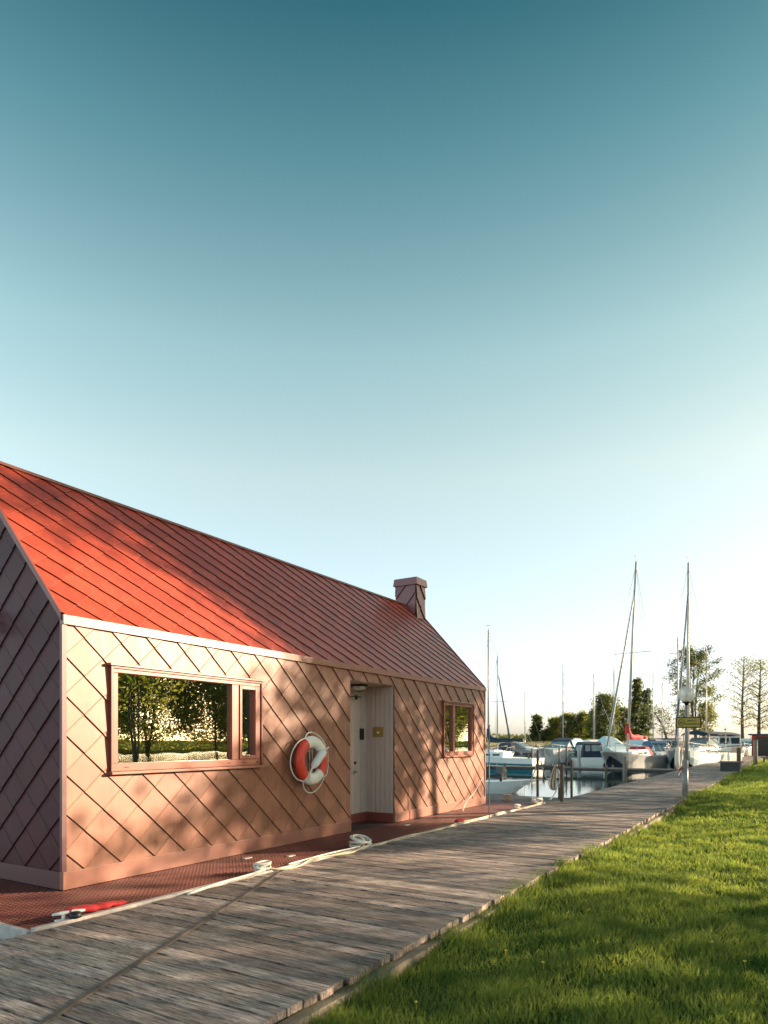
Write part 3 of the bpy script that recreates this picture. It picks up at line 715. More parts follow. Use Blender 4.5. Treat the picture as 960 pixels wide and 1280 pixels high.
# cleats
def cleat(loc, rz, m_, label, group='deck cleats'):
    t = empty('mooring_cleat', loc, rz, label, 'cleat', group)
    mb = MB(); mb.box((-.035,-.10,0),(.035,.10,.014)); mb.build('base', m_, t, bevel=.004)
    mb = MB()
    for s in (-.04,.04): mb.tube([(0,s,.012),(0,s,.055)], .015, 8)
    mb.tube([(0,-.125,.062),(0,-.06,.066),(0,.06,.066),(0,.125,.062)], [.009,.015,.015,.009], 8); mb.build('horn', m_, t)
    return t
cleat((EX-.04,5.53,.022), .15, M['white'], 'white cleat wrapped with rope on the deck edge')
cleat((EX-.05,3.24,.0), -.3, M['white'], 'white cleat beside the long red sleeve nearest the camera')
cleat((EX-.07,10.62,-.002), .2, M['white'], 'small white cleat beside the short red sleeve')
def wrap(loc, n, R0, label, seed, m_=M['rope']):
    r_ = random.Random(seed); mb = MB()
    pts = []
    for i in range(n*8):
        a = 2*math.pi*i/8; k = i/(n*8)
        pts.append((math.sin(a)*.05*r_.uniform(.8,1.2)*R0, math.cos(a)*.10*r_.uniform(.8,1.1)*R0, .02+.055*(.5+.5*math.sin(a*.5+k*4))*R0+r_.uniform(0,.012)))
    mb.tube(catmull(pts,4), .012, 7); o = mb.build('rope_hitch', m_); o.location = loc; return tag(o, label, 'rope')
wrap((EX-.04,5.53,.02), 4, 1.15, 'white rope hitched in loops over the white cleat', 2)
wrap((EX-.07,13.5,.0), 4, 1.2, 'pale rope bundle on the deck edge near the dark posts', 5)
wrap((EX-.1,14.9,.0), 5, 2.0, 'heap of beige rope at the foot of the leaning post', 6)
# coil
mb = MB(); r_ = random.Random(4); pts = []
for i in range(8*14):
    a = 2*math.pi*i/14; ly_ = i/14
    rr = .105+.03*math.sin(ly_*2.1)+r_.uniform(-.006,.006)
    pts.append((rr*math.cos(a), rr*1.3*math.sin(a)+.02*math.sin(ly_*3), .02+ly_*.013+.022*math.sin(a+ly_*.7)+r_.uniform(0,.004)))
pts += [(-.02,.05,.13),(.05,.12,.06),(.10,.2,.03)]
mb.tube(catmull(pts,3), .0125, 7); o = mb.build('rope_coil', M['rope']); o.location = (EX-.12,7.57,.0); o.rotation_euler = (0,.12,.25)
tag(o, 'coil of white rope heaped on the deck edge below the recess', 'rope coil')
# red sleeves
def sleeve(loc, L, w, rz, label):
    mb = MB(); n = 14; ring = []
    r_ = random.Random(int(L*100))
    pts = [(0,0,.03)]; rad = [.004]
    for i in range(1, n):
        f = i/n; pts.append((r_.uniform(-.006,.006), f*L, .045*(1-f*.7)+r_.uniform(-.004,.006))); rad.append(w*(.5+.5*math.sin(min(1,f*2.2)*math.pi/2))*(1-.85*max(0,f-.35))*r_.uniform(.78,1.15))
    pts.append((0,L,.012)); rad.append(.004)
    mb.tube(pts, rad, 14, flat=.5)
    mb.v = [(x_+r_.uniform(-.006,.006), y_, z_+r_.uniform(-.004,.007)) for x_, y_, z_ in mb.v]
    o = mb.build('red_sleeve', M['redcloth'], None); o.location = loc; o.rotation_euler = (0,0,rz)
    return tag(o, label, 'rope sleeve', 'red rope sleeves')
sleeve((EX-.09,3.20,.015), .62, .075, -.02, 'long crumpled red cloth sleeve lying on the deck edge')
sleeve((EX-.06,10.45,.015), .46, .065, -.1, 'short red sleeve lying on the far deck edge')
mb = MB(); mb.lathe([(0,0),(.05,0),(.055,.02),(.04,.045),(0,.05)], (0,0,0), 14); o = mb.build('black_knob', M['black']); o.location = (EX-.01,3.27,.023); tag(o, 'small black rubber knob in front of the long red sleeve', 'knob')
# slender rod at far house corner
mb = MB(); mb.tube([(0,0,-.1),(0,0,1.72)], .012, 8); mb.tube([(0,0,1.72),(0,0,1.75)], .018, 8); o = mb.build('mooring_rod', M['metal']); o.location = (EX+.03,11.75,0); tag(o, 'slim grey metal rod standing by the deck edge near the far corner', 'rod')
rope_thing([(HX+.05,14.0,.62),(HX+.10,13.5,.36),(HX+.16,12.9,.16),(HX+.3,12.4,.01)], .007, M['rope'], 'thin pale line slanting down the far end of the wall')

# ------------------------------------------------------------------ street lamp, sign, second lifebuoy
LX, LY = -2.42, 19.1
sl_ = empty('street_lamp', (LX,LY,-.14), 0, 'globe lamp on a slim grey post standing in the grass by the boardwalk', 'street lamp')
mb = MB(); mb.tube([(0,0,.9),(0,0,2.60)], .040, 12); mb.build('pole', M['metal'], sl_)
mb = MB(); mb.tube([(-.03,0,-.1),(-.03,0,1.08)], .075, 14); mb.tube([(-.03,0,1.08),(-.02,0,1.12)], [.075,.042], 14); mb.build('pole_sleeve', M['metal'], sl_)
mb = MB(); mb.lathe([(.035,-.1),(.05,-.03),(.10,.0),(.105,.02),(.03,.03)], (0,0,2.60), 18); mb.build('globe_holder', M['black'], sl_)
mb = MB(); mb.lathe([(.215*math.sin(t), -.215*math.cos(t)) for t in [.02+i*(math.pi-.04)/16 for i in range(17)]], (0,0,2.81), 28)
gm = bpy.data.materials.new('cloudy_globe'); gm.use_nodes = True; gN = gm.node_tree.nodes; gL = gm.node_tree.links; gN.clear()
g_o = gN.new('ShaderNodeOutputMaterial'); g_t = gN.new('ShaderNodeBsdfTransparent'); g_p = gN.new('ShaderNodeBsdfPrincipled'); g_p.inputs['Base Color'].default_value = (.8,.8,.76,1); g_p.inputs['Roughness'].default_value = .15
g_r = gN.new('ShaderNodeBsdfTranslucent'); g_r.inputs[0].default_value = (.85,.85,.8,1); g_m = gN.new('ShaderNodeMixShader'); g_m.inputs[0].default_value = .5; g_n = gN.new('ShaderNodeMixShader'); g_n.inputs[0].default_value = .7
gL.new(g_p.outputs[0], g_m.inputs[1]); gL.new(g_r.outputs[0], g_m.inputs[2]); gL.new(g_t.outputs[0], g_n.inputs[1]); gL.new(g_m.outputs[0], g_n.inputs[2]); gL.new(g_n.outputs[0], g_o.inputs[0])
mb.build('globe', gm, sl_)
mb = MB(); mb.tube([(0,0,2.62),(0,0,2.74)], .03, 10); mb.tube([(0,0,2.74),(0,0,2.79),(0,0,2.86),(0,0,2.88)], [.03,.05,.045,.01], 12); mb.build('bulb', M['buoywhite'], sl_)
fx = math.atan2(-LX*0-1, 1)
yawc = math.atan2(LY, LX)          # sign turned to face back along the boardwalk
sg = empty('sign', (LX+.05,LY-.055,1.93), R(14), 'yellow rectangular notice with dark border fixed to the lamp post', 'sign')
mb = MB(); mb.box((-.31,-.012,-.145),(.31,.0,.145)); mb.build('border', M['brownred'], sg, bevel=.003)
mb = MB(); mb.box((-.275,-.0155,-.112),(.275,-.0125,.112)); mb.build('panel', M['yellow'], sg)
mb = MB()
for i in range(32):
    t0, t1 = 2*math.pi*i/32, 2*math.pi*(i+1)/32
    mb.face([(-.17+.085*math.cos(t0),-.0185,.085*math.sin(t0)),(-.17+.085*math.cos(t1),-.0185,.085*math.sin(t1)),(-.17+.068*math.cos(t1),-.0185,.068*math.sin(t1)),(-.17+.068*math.cos(t0),-.0185,.068*math.sin(t0))])
for x_, z_, w_, h_ in ((-.205,.008,.016,.05),(-.183,.008,.014,.038),(-.162,.008,.016,.05),(-.14,.006,.012,.036)):
    mb.box((x_-w_/2,-.0185,z_-h_/2),(x_+w_/2,-.0165,z_+h_/2))
mb.box((-.22,-.0185,-.035),(-.12,-.0165,-.024))
mb.build('emblem', M['black'], sg)
def text(body, size, x_, z_, parent, name, m_):
    cu = bpy.data.curves.new(name, 'FONT'); cu.body = body; cu.size = size; cu.align_x = 'CENTER'; cu.align_y = 'CENTER'; cu.extrude = .0006; cu.offset = .0015
    tmp = bpy.data.objects.new('tmp', cu); C.objects.link(tmp); dg = bpy.context.evaluated_depsgraph_get()
    me = bpy.data.meshes.new_from_object(tmp.evaluated_get(dg)); bpy.data.objects.remove(tmp)
    o = bpy.data.objects.new(name, me); me.materials.clear(); me.materials.append(m_); C.objects.link(o); o.parent = parent
    o.location = (x_, -.018, z_); o.rotation_euler = (R(90),0,0); return o
text('PRIVAT', .072, .09, .042, sg, 'lettering', M['black'])
text('PARKERING', .066, .09, -.042, sg, 'lettering', M['black'])
lifebuoy((LX-.17,LY-.05,1.0), R(-2), 'white lifebuoy with red bands seen edge on beside the lamp post', bag=False, Rm=.27, r=.08, rot=0, segs=[(60,120,'red'),(120,240,'buoywhite'),(240,300,'red'),(300,420,'buoywhite')])

# ------------------------------------------------------------------ gangway, posts, jetty
def deck_boards(mb, x0, x1, y0, y1, z, along='x', w=.14):
    if along == 'x':
        t = x0
        while t < x1: mb.box((t,y0,z-.04),(min(t+w-.01,x1),y1,z+rnd.uniform(-.003,.003))); t += w
    else:
        t = y0
        while t < y1: mb.box((x0,t,z-.04),(x1,min(t+w-.01,y1),z+rnd.uniform(-.003,.003))); t += w
M['jettywood'] = mat('jetty_wood', (.17,.145,.13), .8, nvar=.35, nscale=5, bump=.4)
gw = empty('gangway', (-8.5,16.1,0), 0, 'low grey timber gangway behind the houseboat joining the boardwalk', 'jetty')
mb = MB(); deck_boards(mb, -6.5, 3.58, -.95, .95, -.02); mb.build('deck', M['jettywood'], gw)
mb = MB(); mb.box((-6.5,-.93,-.30),(3.55,-.78,-.064)); mb.box((-6.5,.78,-.30),(3.55,.93,-.064)); mb.build('beams', M['wooddark'], gw)
def post(x, y, top, r, label, name='mooring_post', lean=0, m_=None, group='mooring posts', bot=-1.0):
    t_ = MB(); t_.tube([(0,0,bot),(lean*.4,0,top*.4),(lean,0,top-.02),(lean,0,top)], [r*1.05,r,r*.97,r*.9], 10)
    o = t_.build(name, m_ or M['woodpost']); o.location = (x,y,0); return tag(o, label, 'post', group)
post(-5.86, 17.35, 1.20, .034, 'tall dark wooden post at the gangway nearest the house corner')
p2 = post(-4.72, 15.75, .88, .048, 'thick dark post with light sunlit edge beside the hanging rope bundle')
post(-5.02, 17.6, .95, .032, 'slim wooden post just behind the thick dark post')
post(-5.02, 16.6, .28, .055, 'short brown stump under the hanging rope bundle')
mb = MB(); mb.tube([(-1.1,1.4,0),(0,0,0)], .028, 8); o = mb.build('handrail', M['woodpost']); o.location = (-4.75,15.8,.80); tag(o, 'short handrail between thick post and slim post', 'rail')
# hanging bundle of hose and rope
t = empty('hanging_rope_bundle', (-4.93,16.0,.85), 0, 'long bundle of grey and beige rope hanging from the handrail', 'rope')
for k in range(7):
    mb = MB(); dx = (k-3)*.018
    mb.tube(catmull([(dx*.3,0,.02),(-.05+dx,rnd.uniform(-.02,.02),-.15),(-.10+dx*1.5,rnd.uniform(-.03,.03),-.4),(-.09+dx*1.3,0,-.55),(-.05+dx,.0,-.60)],5), .014, 7)
    mb.build('rope_strand', [M['rope'],M['ropey'],M['jettywood']][k%3], t)
mb = MB(); mb.tube(catmull([(0,0,0),(.07,0,-.2),(.07,0,-.4),(.02,0,-.5),(-.02,-.1,-.7),(-.08,-.3,-.82)],6), .014, 7); mb.build('rope_strand', M['rope'], t)
mb = MB(); mb.box((-.10,-.10,0),(.10,.10,.15)); o = mb.build('wooden_block', mat('sawn_block', (.50,.33,.22), .7, nvar=.2, nscale=9), bevel=.01); o.location = (-6.0,15.5,-.015); o.rotation_euler = (0,0,.5); tag(o, 'small sawn wooden block on the gangway by the red deck', 'block')
# main jetty at Y 38
def jetty(x0, x1, y, wd, z, label, nposts, m_, ph=.5, thick=.12):
    t = empty('jetty', ((x0+x1)/2, y, 0), 0, label, 'jetty', 'marina jetties'); L = (x1-x0)/2
    mb = MB(); deck_boards(mb, -L, L, -wd/2, wd/2, z, w=.2); mb.build('deck', m_, t)
    mb = MB(); mb.box((-L,-wd/2,z-.05-thick),(L,-wd/2+.1,z-.045)); mb.box((-L,wd/2-.1,z-.05-thick),(L,wd/2,z-.045)); mb.build('beams', M['wooddark'], t)
    for i in range(nposts):
        for s in (-1,1):
            mb = MB(); x_ = -L+.3+(2*L-.6)*i/max(1,nposts-1)
            mb.tube([(x_,s*(wd/2+.09),-1.2),(x_,s*(wd/2+.09),ph*(1 if s < 0 else .7))], .06, 8); mb.build('post', M['woodpost'], t)
    return t
jetty(-30, -4.95, 38.0, 1.3, -.06, 'dark timber jetty crossing the water in front of the moored boats', 8, M['jettywood'], ph=.12)
jetty(-34, -4.95, 58.0, 1.4, -.06, 'farther timber jetty behind the first row of boats', 8, M['jettywood'], ph=.5)
post(at(781,32).x, at(781,32).y, .72, .10, 'pale round pile in front of the red covered sailboat', m_=M['woodlight'])
post(at(724,42).x, at(724,42).y, 1.0, .11, 'pale grey pile before the navy canopy boat', m_=mat('pale_pile',(.42,.42,.40),.8,nvar=.2,nscale=3))
post(at(708,42).x, at(708,42).y, 1.15, .05, 'thin dark pile right of the cruiser bow', m_=M['wooddark'])
post(at(631,30).x, at(631,30).y, .44, .055, 'short brown pile beside the white skiff')
post(at(665,44).x, at(665,44).y, .95, .05, 'thin dark pile left of the cruiser bow', m_=M['wooddark'])
post(at(699,42).x, at(699,42).y, 1.0, .05, 'thin brown pile in front of the cruiser hull')
post(at(661,44).x, at(661,44).y, .6, .08, 'low brown pile standing at the jetty left of the cruiser')
rope_thing([at(676,18.2,.9), at(682,20,.0+.35), at(692,24,.1), at(707,30,-.1)], .02, M['rope'], 'white mooring line from the tall post towards the cruiser')
rope_thing([at(674,18,1.0), at(669,19.5,.6), at(661,22,.05), at(650,24,-.2)], .02, M['rope'], 'white mooring line from the tall post towards the skiff')

# bollards and box by the boardwalk
t = empty('wooden_crate', (-2.60,36.0,0), 0, 'low dark wooden crate with lid at the boardwalk edge', 'crate')
mb = MB(); mb.box((-.42,-.5,-.05),(.42,.5,.40)); mb.build('box', M['wooddark'], t, bevel=.01)
mb = MB(); mb.box((-.50,-.56,.402),(.5,.56,.46)); mb.build('lid', M['jettywood'], t, bevel=.008)
post(-2.38, 37.8, 1.10, .10, 'short stout bollard behind the dark crate', 'bollard', bot=-.2, group='boardwalk bollards')
post(-2.05, 47.0, 1.5, .13, 'pale round bollard in the grass near the shed', 'bollard', m_=M['woodlight'], bot=-.2, group='boardwalk bollards')
t = empty('bench_box', (-1.0,50.5,-.05), 0, 'dark low bench at the right edge of the lawn', 'bench')
mb = MB(); mb.box((-.9,-.3,.38),(.9,.3,.45)); mb.build('seat', M['jettywood'], t)
mb = MB(); mb.box((-.75,-.25,0),(-.65,.25,.378)); mb.build('leg', M['wooddark'], t); mb = MB(); mb.box((.65,-.25,0),(.75,.25,.378)); mb.build('leg', M['wooddark'], t)
# red shed at the far end
t = empty('shed', (-2.0,74.5,-.1), 0, 'small red shed with dark flat roof at the end of the boardwalk', 'shed')
mb = MB(); mb.box((-1.5,-1.2,0),(.9,1.2,2.1)); mb.box((-1.52,-1.22,0),(-1.42,-1.12,2.1)); mb.build('wall', M['shedred'], t)
mb = MB(); mb.box((-1.8,-1.5,2.1),(1.2,1.5,2.22)); mb.build('roof', M['navy'], t)
mb = MB(); mb.box((-1.2,-1.23,.1),(-.1,-1.202,1.95)); mb.build('door', M['wooddark'], t)
mb = MB(); mb.box((.1,-1.23,1.0),(.7,-1.202,1.6)); mb.build('window', M['clearscreen'], t)

# ------------------------------------------------------------------ boats
def hull_mesh(L, B, free, stripe=False, transom=.85):
    mb = MB(); n = 16; rings = []
    for i in range(n+1):
        t = i/n
        wv = B/2*max(.0, (1-t**3.2))**.62*(transom+(1-transom)*min(1,t*2.5)); wv = max(wv, .015)
        sh = free*(1+.38*t*t); ke = -.28+(free*.95+.28)*max(0,(t-.72)/.28)**1.6
        ch = ke+(sh-ke)*.28; x = t*L; xk = x-(.14*L)*(t**3)
        mid = .12 if not stripe else .16
        pr = [(x, wv, sh), (x-.01*L*t, wv*.985, sh-.07), (x-.35*(x-xk), wv*.93, (sh+ch)*.5), (x-.7*(x-xk), wv*.80, ch), (xk, wv*.35, ke+.05), (xk, 0, ke)]
        rings.append(pr)
    for i in range(n):
        for k in range(5):
            for s in (1,-1):
                q = [rings[i][k], rings[i+1][k], rings[i+1][k+1], rings[i][k+1]]; q = [(a, b*s, c_) for a, b, c_ in q]
                mb.face(q[::-1] if s > 0 else q, (1 if k == 0 else (2 if k >= (2 if stripe else 3) else 0)), True)
    tr = [(a, b, c_) for a, b, c_ in rings[0]]; mb.face(tr + [(a, -b, c_) for a, b, c_ in tr[::-1]][1:], 0)
    dk = MB()
    for i in range(n):
        a, b = rings[i][0], rings[i+1][0]; dk.face([(a[0],-a[1],a[2]-.015),(b[0],-b[1],b[2]-.015),(b[0],b[1],b[2]-.015),(a[0],a[1],a[2]-.015)])
    return mb, dk, rings
def prism(mb, sec, y0, y1, taper=0, m=0):
    # sec: list (x,z) side outline; extruded across y, top narrowed by taper*(z-z0)
    z0 = min(p[1] for p in sec); zt = max(p[1] for p in sec)
    def w(p, y): return y*(1-taper*(p[1]-z0)/max(.01, zt-z0))
    A = [(p[0], w(p,y0), p[1]) for p in sec]; Bv = [(p[0], w(p,y1), p[1]) for p in sec]
    mb.face(A, m); mb.face(Bv[::-1], m)
    for i in range(len(sec)):
        j = (i+1) % len(sec); mb.face([A[j], A[i], Bv[i], Bv[j]], m)
def rail(mb, rings, i0, i1, h, r=.02):
    for s in (1,-1):
        pts = [(rings[i][0][0]-.05, rings[i][0][1]*s*.93, rings[i][0][2]+h) for i in range(i0, i1+1)]
        mb.tube(pts, r, 6)
        for i in range(i0, i1+1, 2):
            p = rings[i][0]; mb.tube([(p[0]-.05,p[1]*s*.93,p[2]),(p[0]-.05,p[1]*s*.93,p[2]+h)], r*.8, 5)
def fenders(t, rings, idx, side=1, m_='gel'):
    for i in idx:
        p = rings[i][0]; mb = MB(); c0 = Vector((p[0], (p[1]+.12)*side, p[2]-.05))
        mb.tube([c0, c0+Vector((0,0,-.05)), c0+Vector((0,.0,-.12)), c0+Vector((0,0,-.5)), c0+Vector((0,0,-.6))], [.02,.05,.11,.11,.03], 10); mb.build('fender', M[m_], t)
def motorboat(loc, rz, L, B, free, label, style, hullm='gel', trim='navy', canvas='navy', fend=None, group='moored motorboats', s=1.0):
    t = empty('motorboat', loc, rz, label, 'motorboat', group)
    h, dk, rg = hull_mesh(L, B, free)
    h.build('hull', [M[hullm], M[trim], M[hullm]], t); dk.build('deck', M['gel'], t)
    z = free*.98
    if style in ('cruiser','canopy','cabin'):
        mb = MB(); prism(mb, [(L*.30,z),(L*.80,z+.06),(L*.72,z+.28),(L*.55,z+.42),(L*.30,z+.45)], -B*.36, B*.36, .18); mb.build('coachroof', M['gel'], t)
        for sd_ in (1,-1):
            mb = MB(); mb.face([(L*.36, sd_*B*.352, z+.14),(L*.62, sd_*B*.352, z+.16),(L*.56, sd_*B*.332, z+.32),(L*.36, sd_*B*.332, z+.34)][::sd_]); mb.build('side_window', M['darkglass'], t)
        mb = MB(); prism(mb, [(L*.36,z+.44),(L*.56,z+.42),(L*.40,z+.98),(L*.36,z+.98)], -B*.34, B*.34, .22); ws = mb.build('windshield', M['clearscreen'], t)
        mb = MB()
        for yv in (-.34,-.12,.12,.34): mb.tube([(L*.565,yv*B,z+.42),(L*.405,yv*B*.8,z+.99)], .022, 5)
        mb.tube([(L*.405,-B*.27,z+.99),(L*.405,B*.27,z+.99)], .028, 5); mb.build('windshield_frame', M['alu' if style != 'canopy' else 'black'], ws)
    if style == 'cruiser':
        mb = MB(); prism(mb, [(L*.03,z+.05),(L*.40,z+.40),(L*.42,z+1.02),(L*.30,z+1.22),(L*.12,z+1.18),(L*.04,z+.75)], -B*.37, B*.37, .2); mb.build('canopy', M[canvas], t)
    if style == 'canopy':
        mb = MB(); prism(mb, [(L*.02,z+.0),(L*.46,z+.0),(L*.44,z+1.02),(L*.34,z+1.22),(L*.10,z+1.2),(L*.02,z+1.05)], -B*.38, B*.38, .12)
        cp = mb.build('canopy', M[canvas], t)
        mb = MB()
        for (ya, yb) in ((-.30,.06),(.11,.30)):
            mb.face([(L*.02-.02,ya*B,z+.50),(L*.02-.02,yb*B,z+.50),(L*.02-.02,yb*B*.95,z+.96),(L*.02-.02,ya*B*.95,z+.96)])
            mb.face([(L*.46+.02,ya*B,z+.50),(L*.452+.02,ya*B*.95,z+.96),(L*.452+.02,yb*B*.95,z+.96),(L*.46+.02,yb*B,z+.50)])
        for sd_ in (1,-1): mb.face([(L*.08,sd_*B*.375,z+.5),(L*.38,sd_*B*.375,z+.5),(L*.38,sd_*B*.350,z+.95),(L*.08,sd_*B*.350,z+.95)])
        mb.build('canopy_window', M['clearscreen'], cp)
    if style == 'cabin':
        mb = MB(); prism(mb, [(L*.12,z),(L*.60,z),(L*.52,z+1.25),(L*.12,z+1.3)], -B*.38, B*.38, .1); cb = mb.build('cabin', M['gel'], t)
        for (ya, yb) in ((-.33,-.03),(.03,.33)): mb = MB(); mb.face([(L*.577,ya*B,z+.55),(L*.577,yb*B,z+.55),(L*.54+.02,yb*B*.93,z+1.1),(L*.54+.02,ya*B*.93,z+1.1)]); mb.build('cabin_window', M['darkglass'], cb)
        for sd_ in (1,-1):
            for (xa, xb) in ((.16,.32),(.35,.50)): mb = MB(); mb.face([(L*xa,sd_*B*.383,z+.5),(L*xb,sd_*B*.383,z+.5),(L*xb,sd_*B*.36,z+1.1),(L*xa,sd_*B*.36,z+1.1)]); mb.build('cabin_window', M['darkglass'], cb)
        mb = MB(); mb.box((L*.08,-B*.40,z+1.30),(L*.56,B*.40,z+1.37)); mb.tube([(L*.3,0,z+1.37),(L*.3,0,z+2.1)], .02, 6); mb.lathe([(.0,.1),(.09,.05),(.12,-.02),(.0,-.04)], (L*.3,0,z+1.9), 10); mb.build('cabin_roof', M['navy'], t)
    if style == 'tarp':
        mb = MB(); prism(mb, [(L*.0,z-.25),(L*.97,z+.05),(L*.55,z+.55),(L*.35,z+1.35),(L*.22,z+1.4),(L*.02,z+.6)], -B*.49, B*.49, .8); mb.build('tarpaulin', M[canvas], t)
    if style == 'skiff':
        mb = MB(); mb.box((L*.3,-B*.4,free*.7),(L*.36,B*.4,free*.76)); mb.box((L*.62,-B*.35,free*.75),(L*.68,B*.35,free*.82)); mb.build('bench', M['woodlight'], t)
    if style in ('cruiser','cabin','canopy'):
        mb = MB(); rail(mb, rg, 8, 15, .38); mb.build('bow_rail', M['metal'], t)
    if style == 'bimini':
        mb = MB(); prism(mb, [(L*.38,z),(L*.86,z+.06),(L*.78,z+.32),(L*.62,z+.52),(L*.38,z+.55)], -B*.38, B*.38, .18); mb.build('coachroof', M['gel'], t)
        mb = MB(); prism(mb, [(L*.40,z+.5),(L*.62,z+.5),(L*.50,z+1.05),(L*.40,z+1.05)], -B*.37, B*.37, .2); mb.build('windshield', M['clearscreen'], t)
        mb = MB(); n = 8
        for i in range(n):
            a0 = -1+2*i/n; a1 = -1+2*(i+1)/n
            f = lambda a: (a*B*.42, z+1.55-.22*a*a)
            (y0_, z0_), (y1_, z1_) = f(a0), f(a1)
            mb.face([(L*.02,y0_,z0_-.1),(L*.02,y1_,z1_-.1),(L*.60,y1_,z1_),(L*.60,y0_,z0_)]); mb.face([(L*.60,y0_,z0_),(L*.60,y1_,z1_),(L*.66,y1_*.95,z1_-.22),(L*.66,y0_*.95,z0_-.22)])
            mb.face([(L*.02,y0_,z0_-.14),(L*.60,y0_,z0_-.04),(L*.60,y1_,z1_-.04),(L*.02,y1_,z1_-.14)])
        mb.build('bimini', M[canvas], t)
        for xx in (.05,.3,.58):
            for sd_ in (1,-1): mb = MB(); mb.tube([(L*xx,sd_*B*.42,z-.05),(L*xx+.05,sd_*B*.42,z+1.3)], .03, 6); mb.build('bimini_pole', M['alu'], t)
        mb = MB(); rail(mb, rg, 8, 15, .38); mb.build('bow_rail', M['metal'], t)
    if fend: fenders(t, rg, *fend)
    return t
def sailboat(loc, rz, L, B, free, mast_h, label, cover='redcloth', hullm='gel', trim='navy', low=False, lean=0, jib=None, boom=True, spread=True, mast_r=.075, cabin=True, group='moored sailing boats', rake=.0):
    t = empty('sailboat', loc, rz, label, 'sailboat', group)
    h, dk, rg = hull_mesh(L, B, free, low); h.build('hull', [M['gel'], M['gel' if low else trim], M[trim]] if hullm == 'gel' else [M[hullm], M['gel'], M[trim]], t); dk.build('deck', M['gel'], t)
    z = free
    if cabin:
        mb = MB(); prism(mb, [(L*.34,z),(L*.74,z+.05),(L*.68,z+.26),(L*.52,z+.38),(L*.34,z+.42)], -B*.30, B*.30, .2); cb = mb.build('cabin', M['gel'], t)
        for sd_ in (1,-1):
            for (xa, xb) in ((.38,.46),(.49,.57)): mb = MB(); mb.face([(L*xa,sd_*B*.300,z+.14),(L*xb,sd_*B*.300,z+.14),(L*xb,sd_*B*.280,z+.26),(L*xa,sd_*B*.280,z+.26)]); mb.build('cabin_window', M['darkglass'], cb)
    mx = L*.56
    top = Vector((mx-rake, lean, mast_h)); mp = Vector((mx, 0, z+.3))
    mb = MB(); mb.tube([mp, mp+(top-mp)*.5, top], [mast_r,mast_r,mast_r*.7], 8)
    mb.tube([top, top+Vector((0,0,.35))], .014, 5); mb.tube([top+Vector((-.15,0,.3)), top+Vector((.2,0,.34))], .02, 5); mb.build('mast', M['alu'], t)
    rgm = MB()
    tip = lambda f: mp+(top-mp)*f
    if spread:
        mb = MB(); sp = tip(.52); mb.tube([sp+Vector((0,-B*.42,.02)), sp+Vector((0,B*.42,.02))], .022, 6); mb.build('spreader', M['alu'], t)
        for sd_ in (1,-1):
            rgm.tube([(mx,sd_*B*.46,z), tuple(sp+Vector((0,sd_*B*.42,.02))), tuple(tip(.98))], .010, 4)
    rgm.tube([tuple(tip(.99)), (.1,0,z+.1)], .010, 4)
    rgm.tube([tuple(tip(.9)), (L*.97,0,free*1.4)], .010, 4)
    rgm.build('rigging', M['metal'], t)
    if jib:
        a = tip(.84); b = Vector((L*.95,0,free*1.4+.25)); mb = MB(); mb.tube([a, a+(b-a)*.1, a+(b-a)*.5, a+(b-a)*.85, b], [.03,.05,.07,.08,.03], 8); mb.build('furled_jib', M[jib], t)
    if boom:
        bz = z+1.05
        mb = MB(); mb.tube([(mx-.1,0,bz),(mx-L*.42,0,bz+.05)], .05, 8); mb.build('boom', M['alu'], t)
        pts = [(mx+.02,0,bz+.95),(mx-.03,0,bz+.5),(mx-.2,0,bz+.18)]; rr = [.10,.17,.22]
        for k in range(1,9):
            f = k/8; pts.append((mx-.2-(L*.40-.2)*f, 0, bz+.13+.02*math.sin(k*2.3))); rr.append(.19-.09*f+.02*math.sin(k*1.9))
        mb = MB(); mb.tube(pts, rr, 10); mb.build('sail_cover', M[cover], t)
        # tied cockpit cloth
    mb = MB(); rail(mb, rg, 9, 15, .5, .016); rail(mb, rg, 0, 3, .5, .016); mb.build('rail', M['metal'], t)
    return t, rg
def toward(px, d, off):        # heading: bow towards the camera plus an offset in degrees
    p = at(px, d); return math.atan2(-p.y, -p.x) + R(off)
def place(px, d, off, L):      # centre the boat on that bearing
    p = at(px, d); a = toward(px, d, off); return (p.x-math.cos(a)*L/2, p.y-math.sin(a)*L/2, WZ), a

l, a = place(617, 46, -118, 6.6); t, _ = sailboat(l, a, 6.6, 2.3, .75, 9.6, 'white sailboat with navy boom cover and teal waterline at the house corner', 'navy', trim='tealpaint', low=True)
l, a = place(619, 58, 150, 6.5); sailboat(l, a, 6.5, 2.2, .7, 9.3, 'sailboat with a thin mast behind the teal striped sailboat', 'navy', jib='navy', boom=False)
l, a = place(607, 24.6, 80, 3.9); sk = motorboat(l, a, 3.9, 1.5, .38, 'open white skiff behind the gangway beside the house', 'skiff', trim='gel')
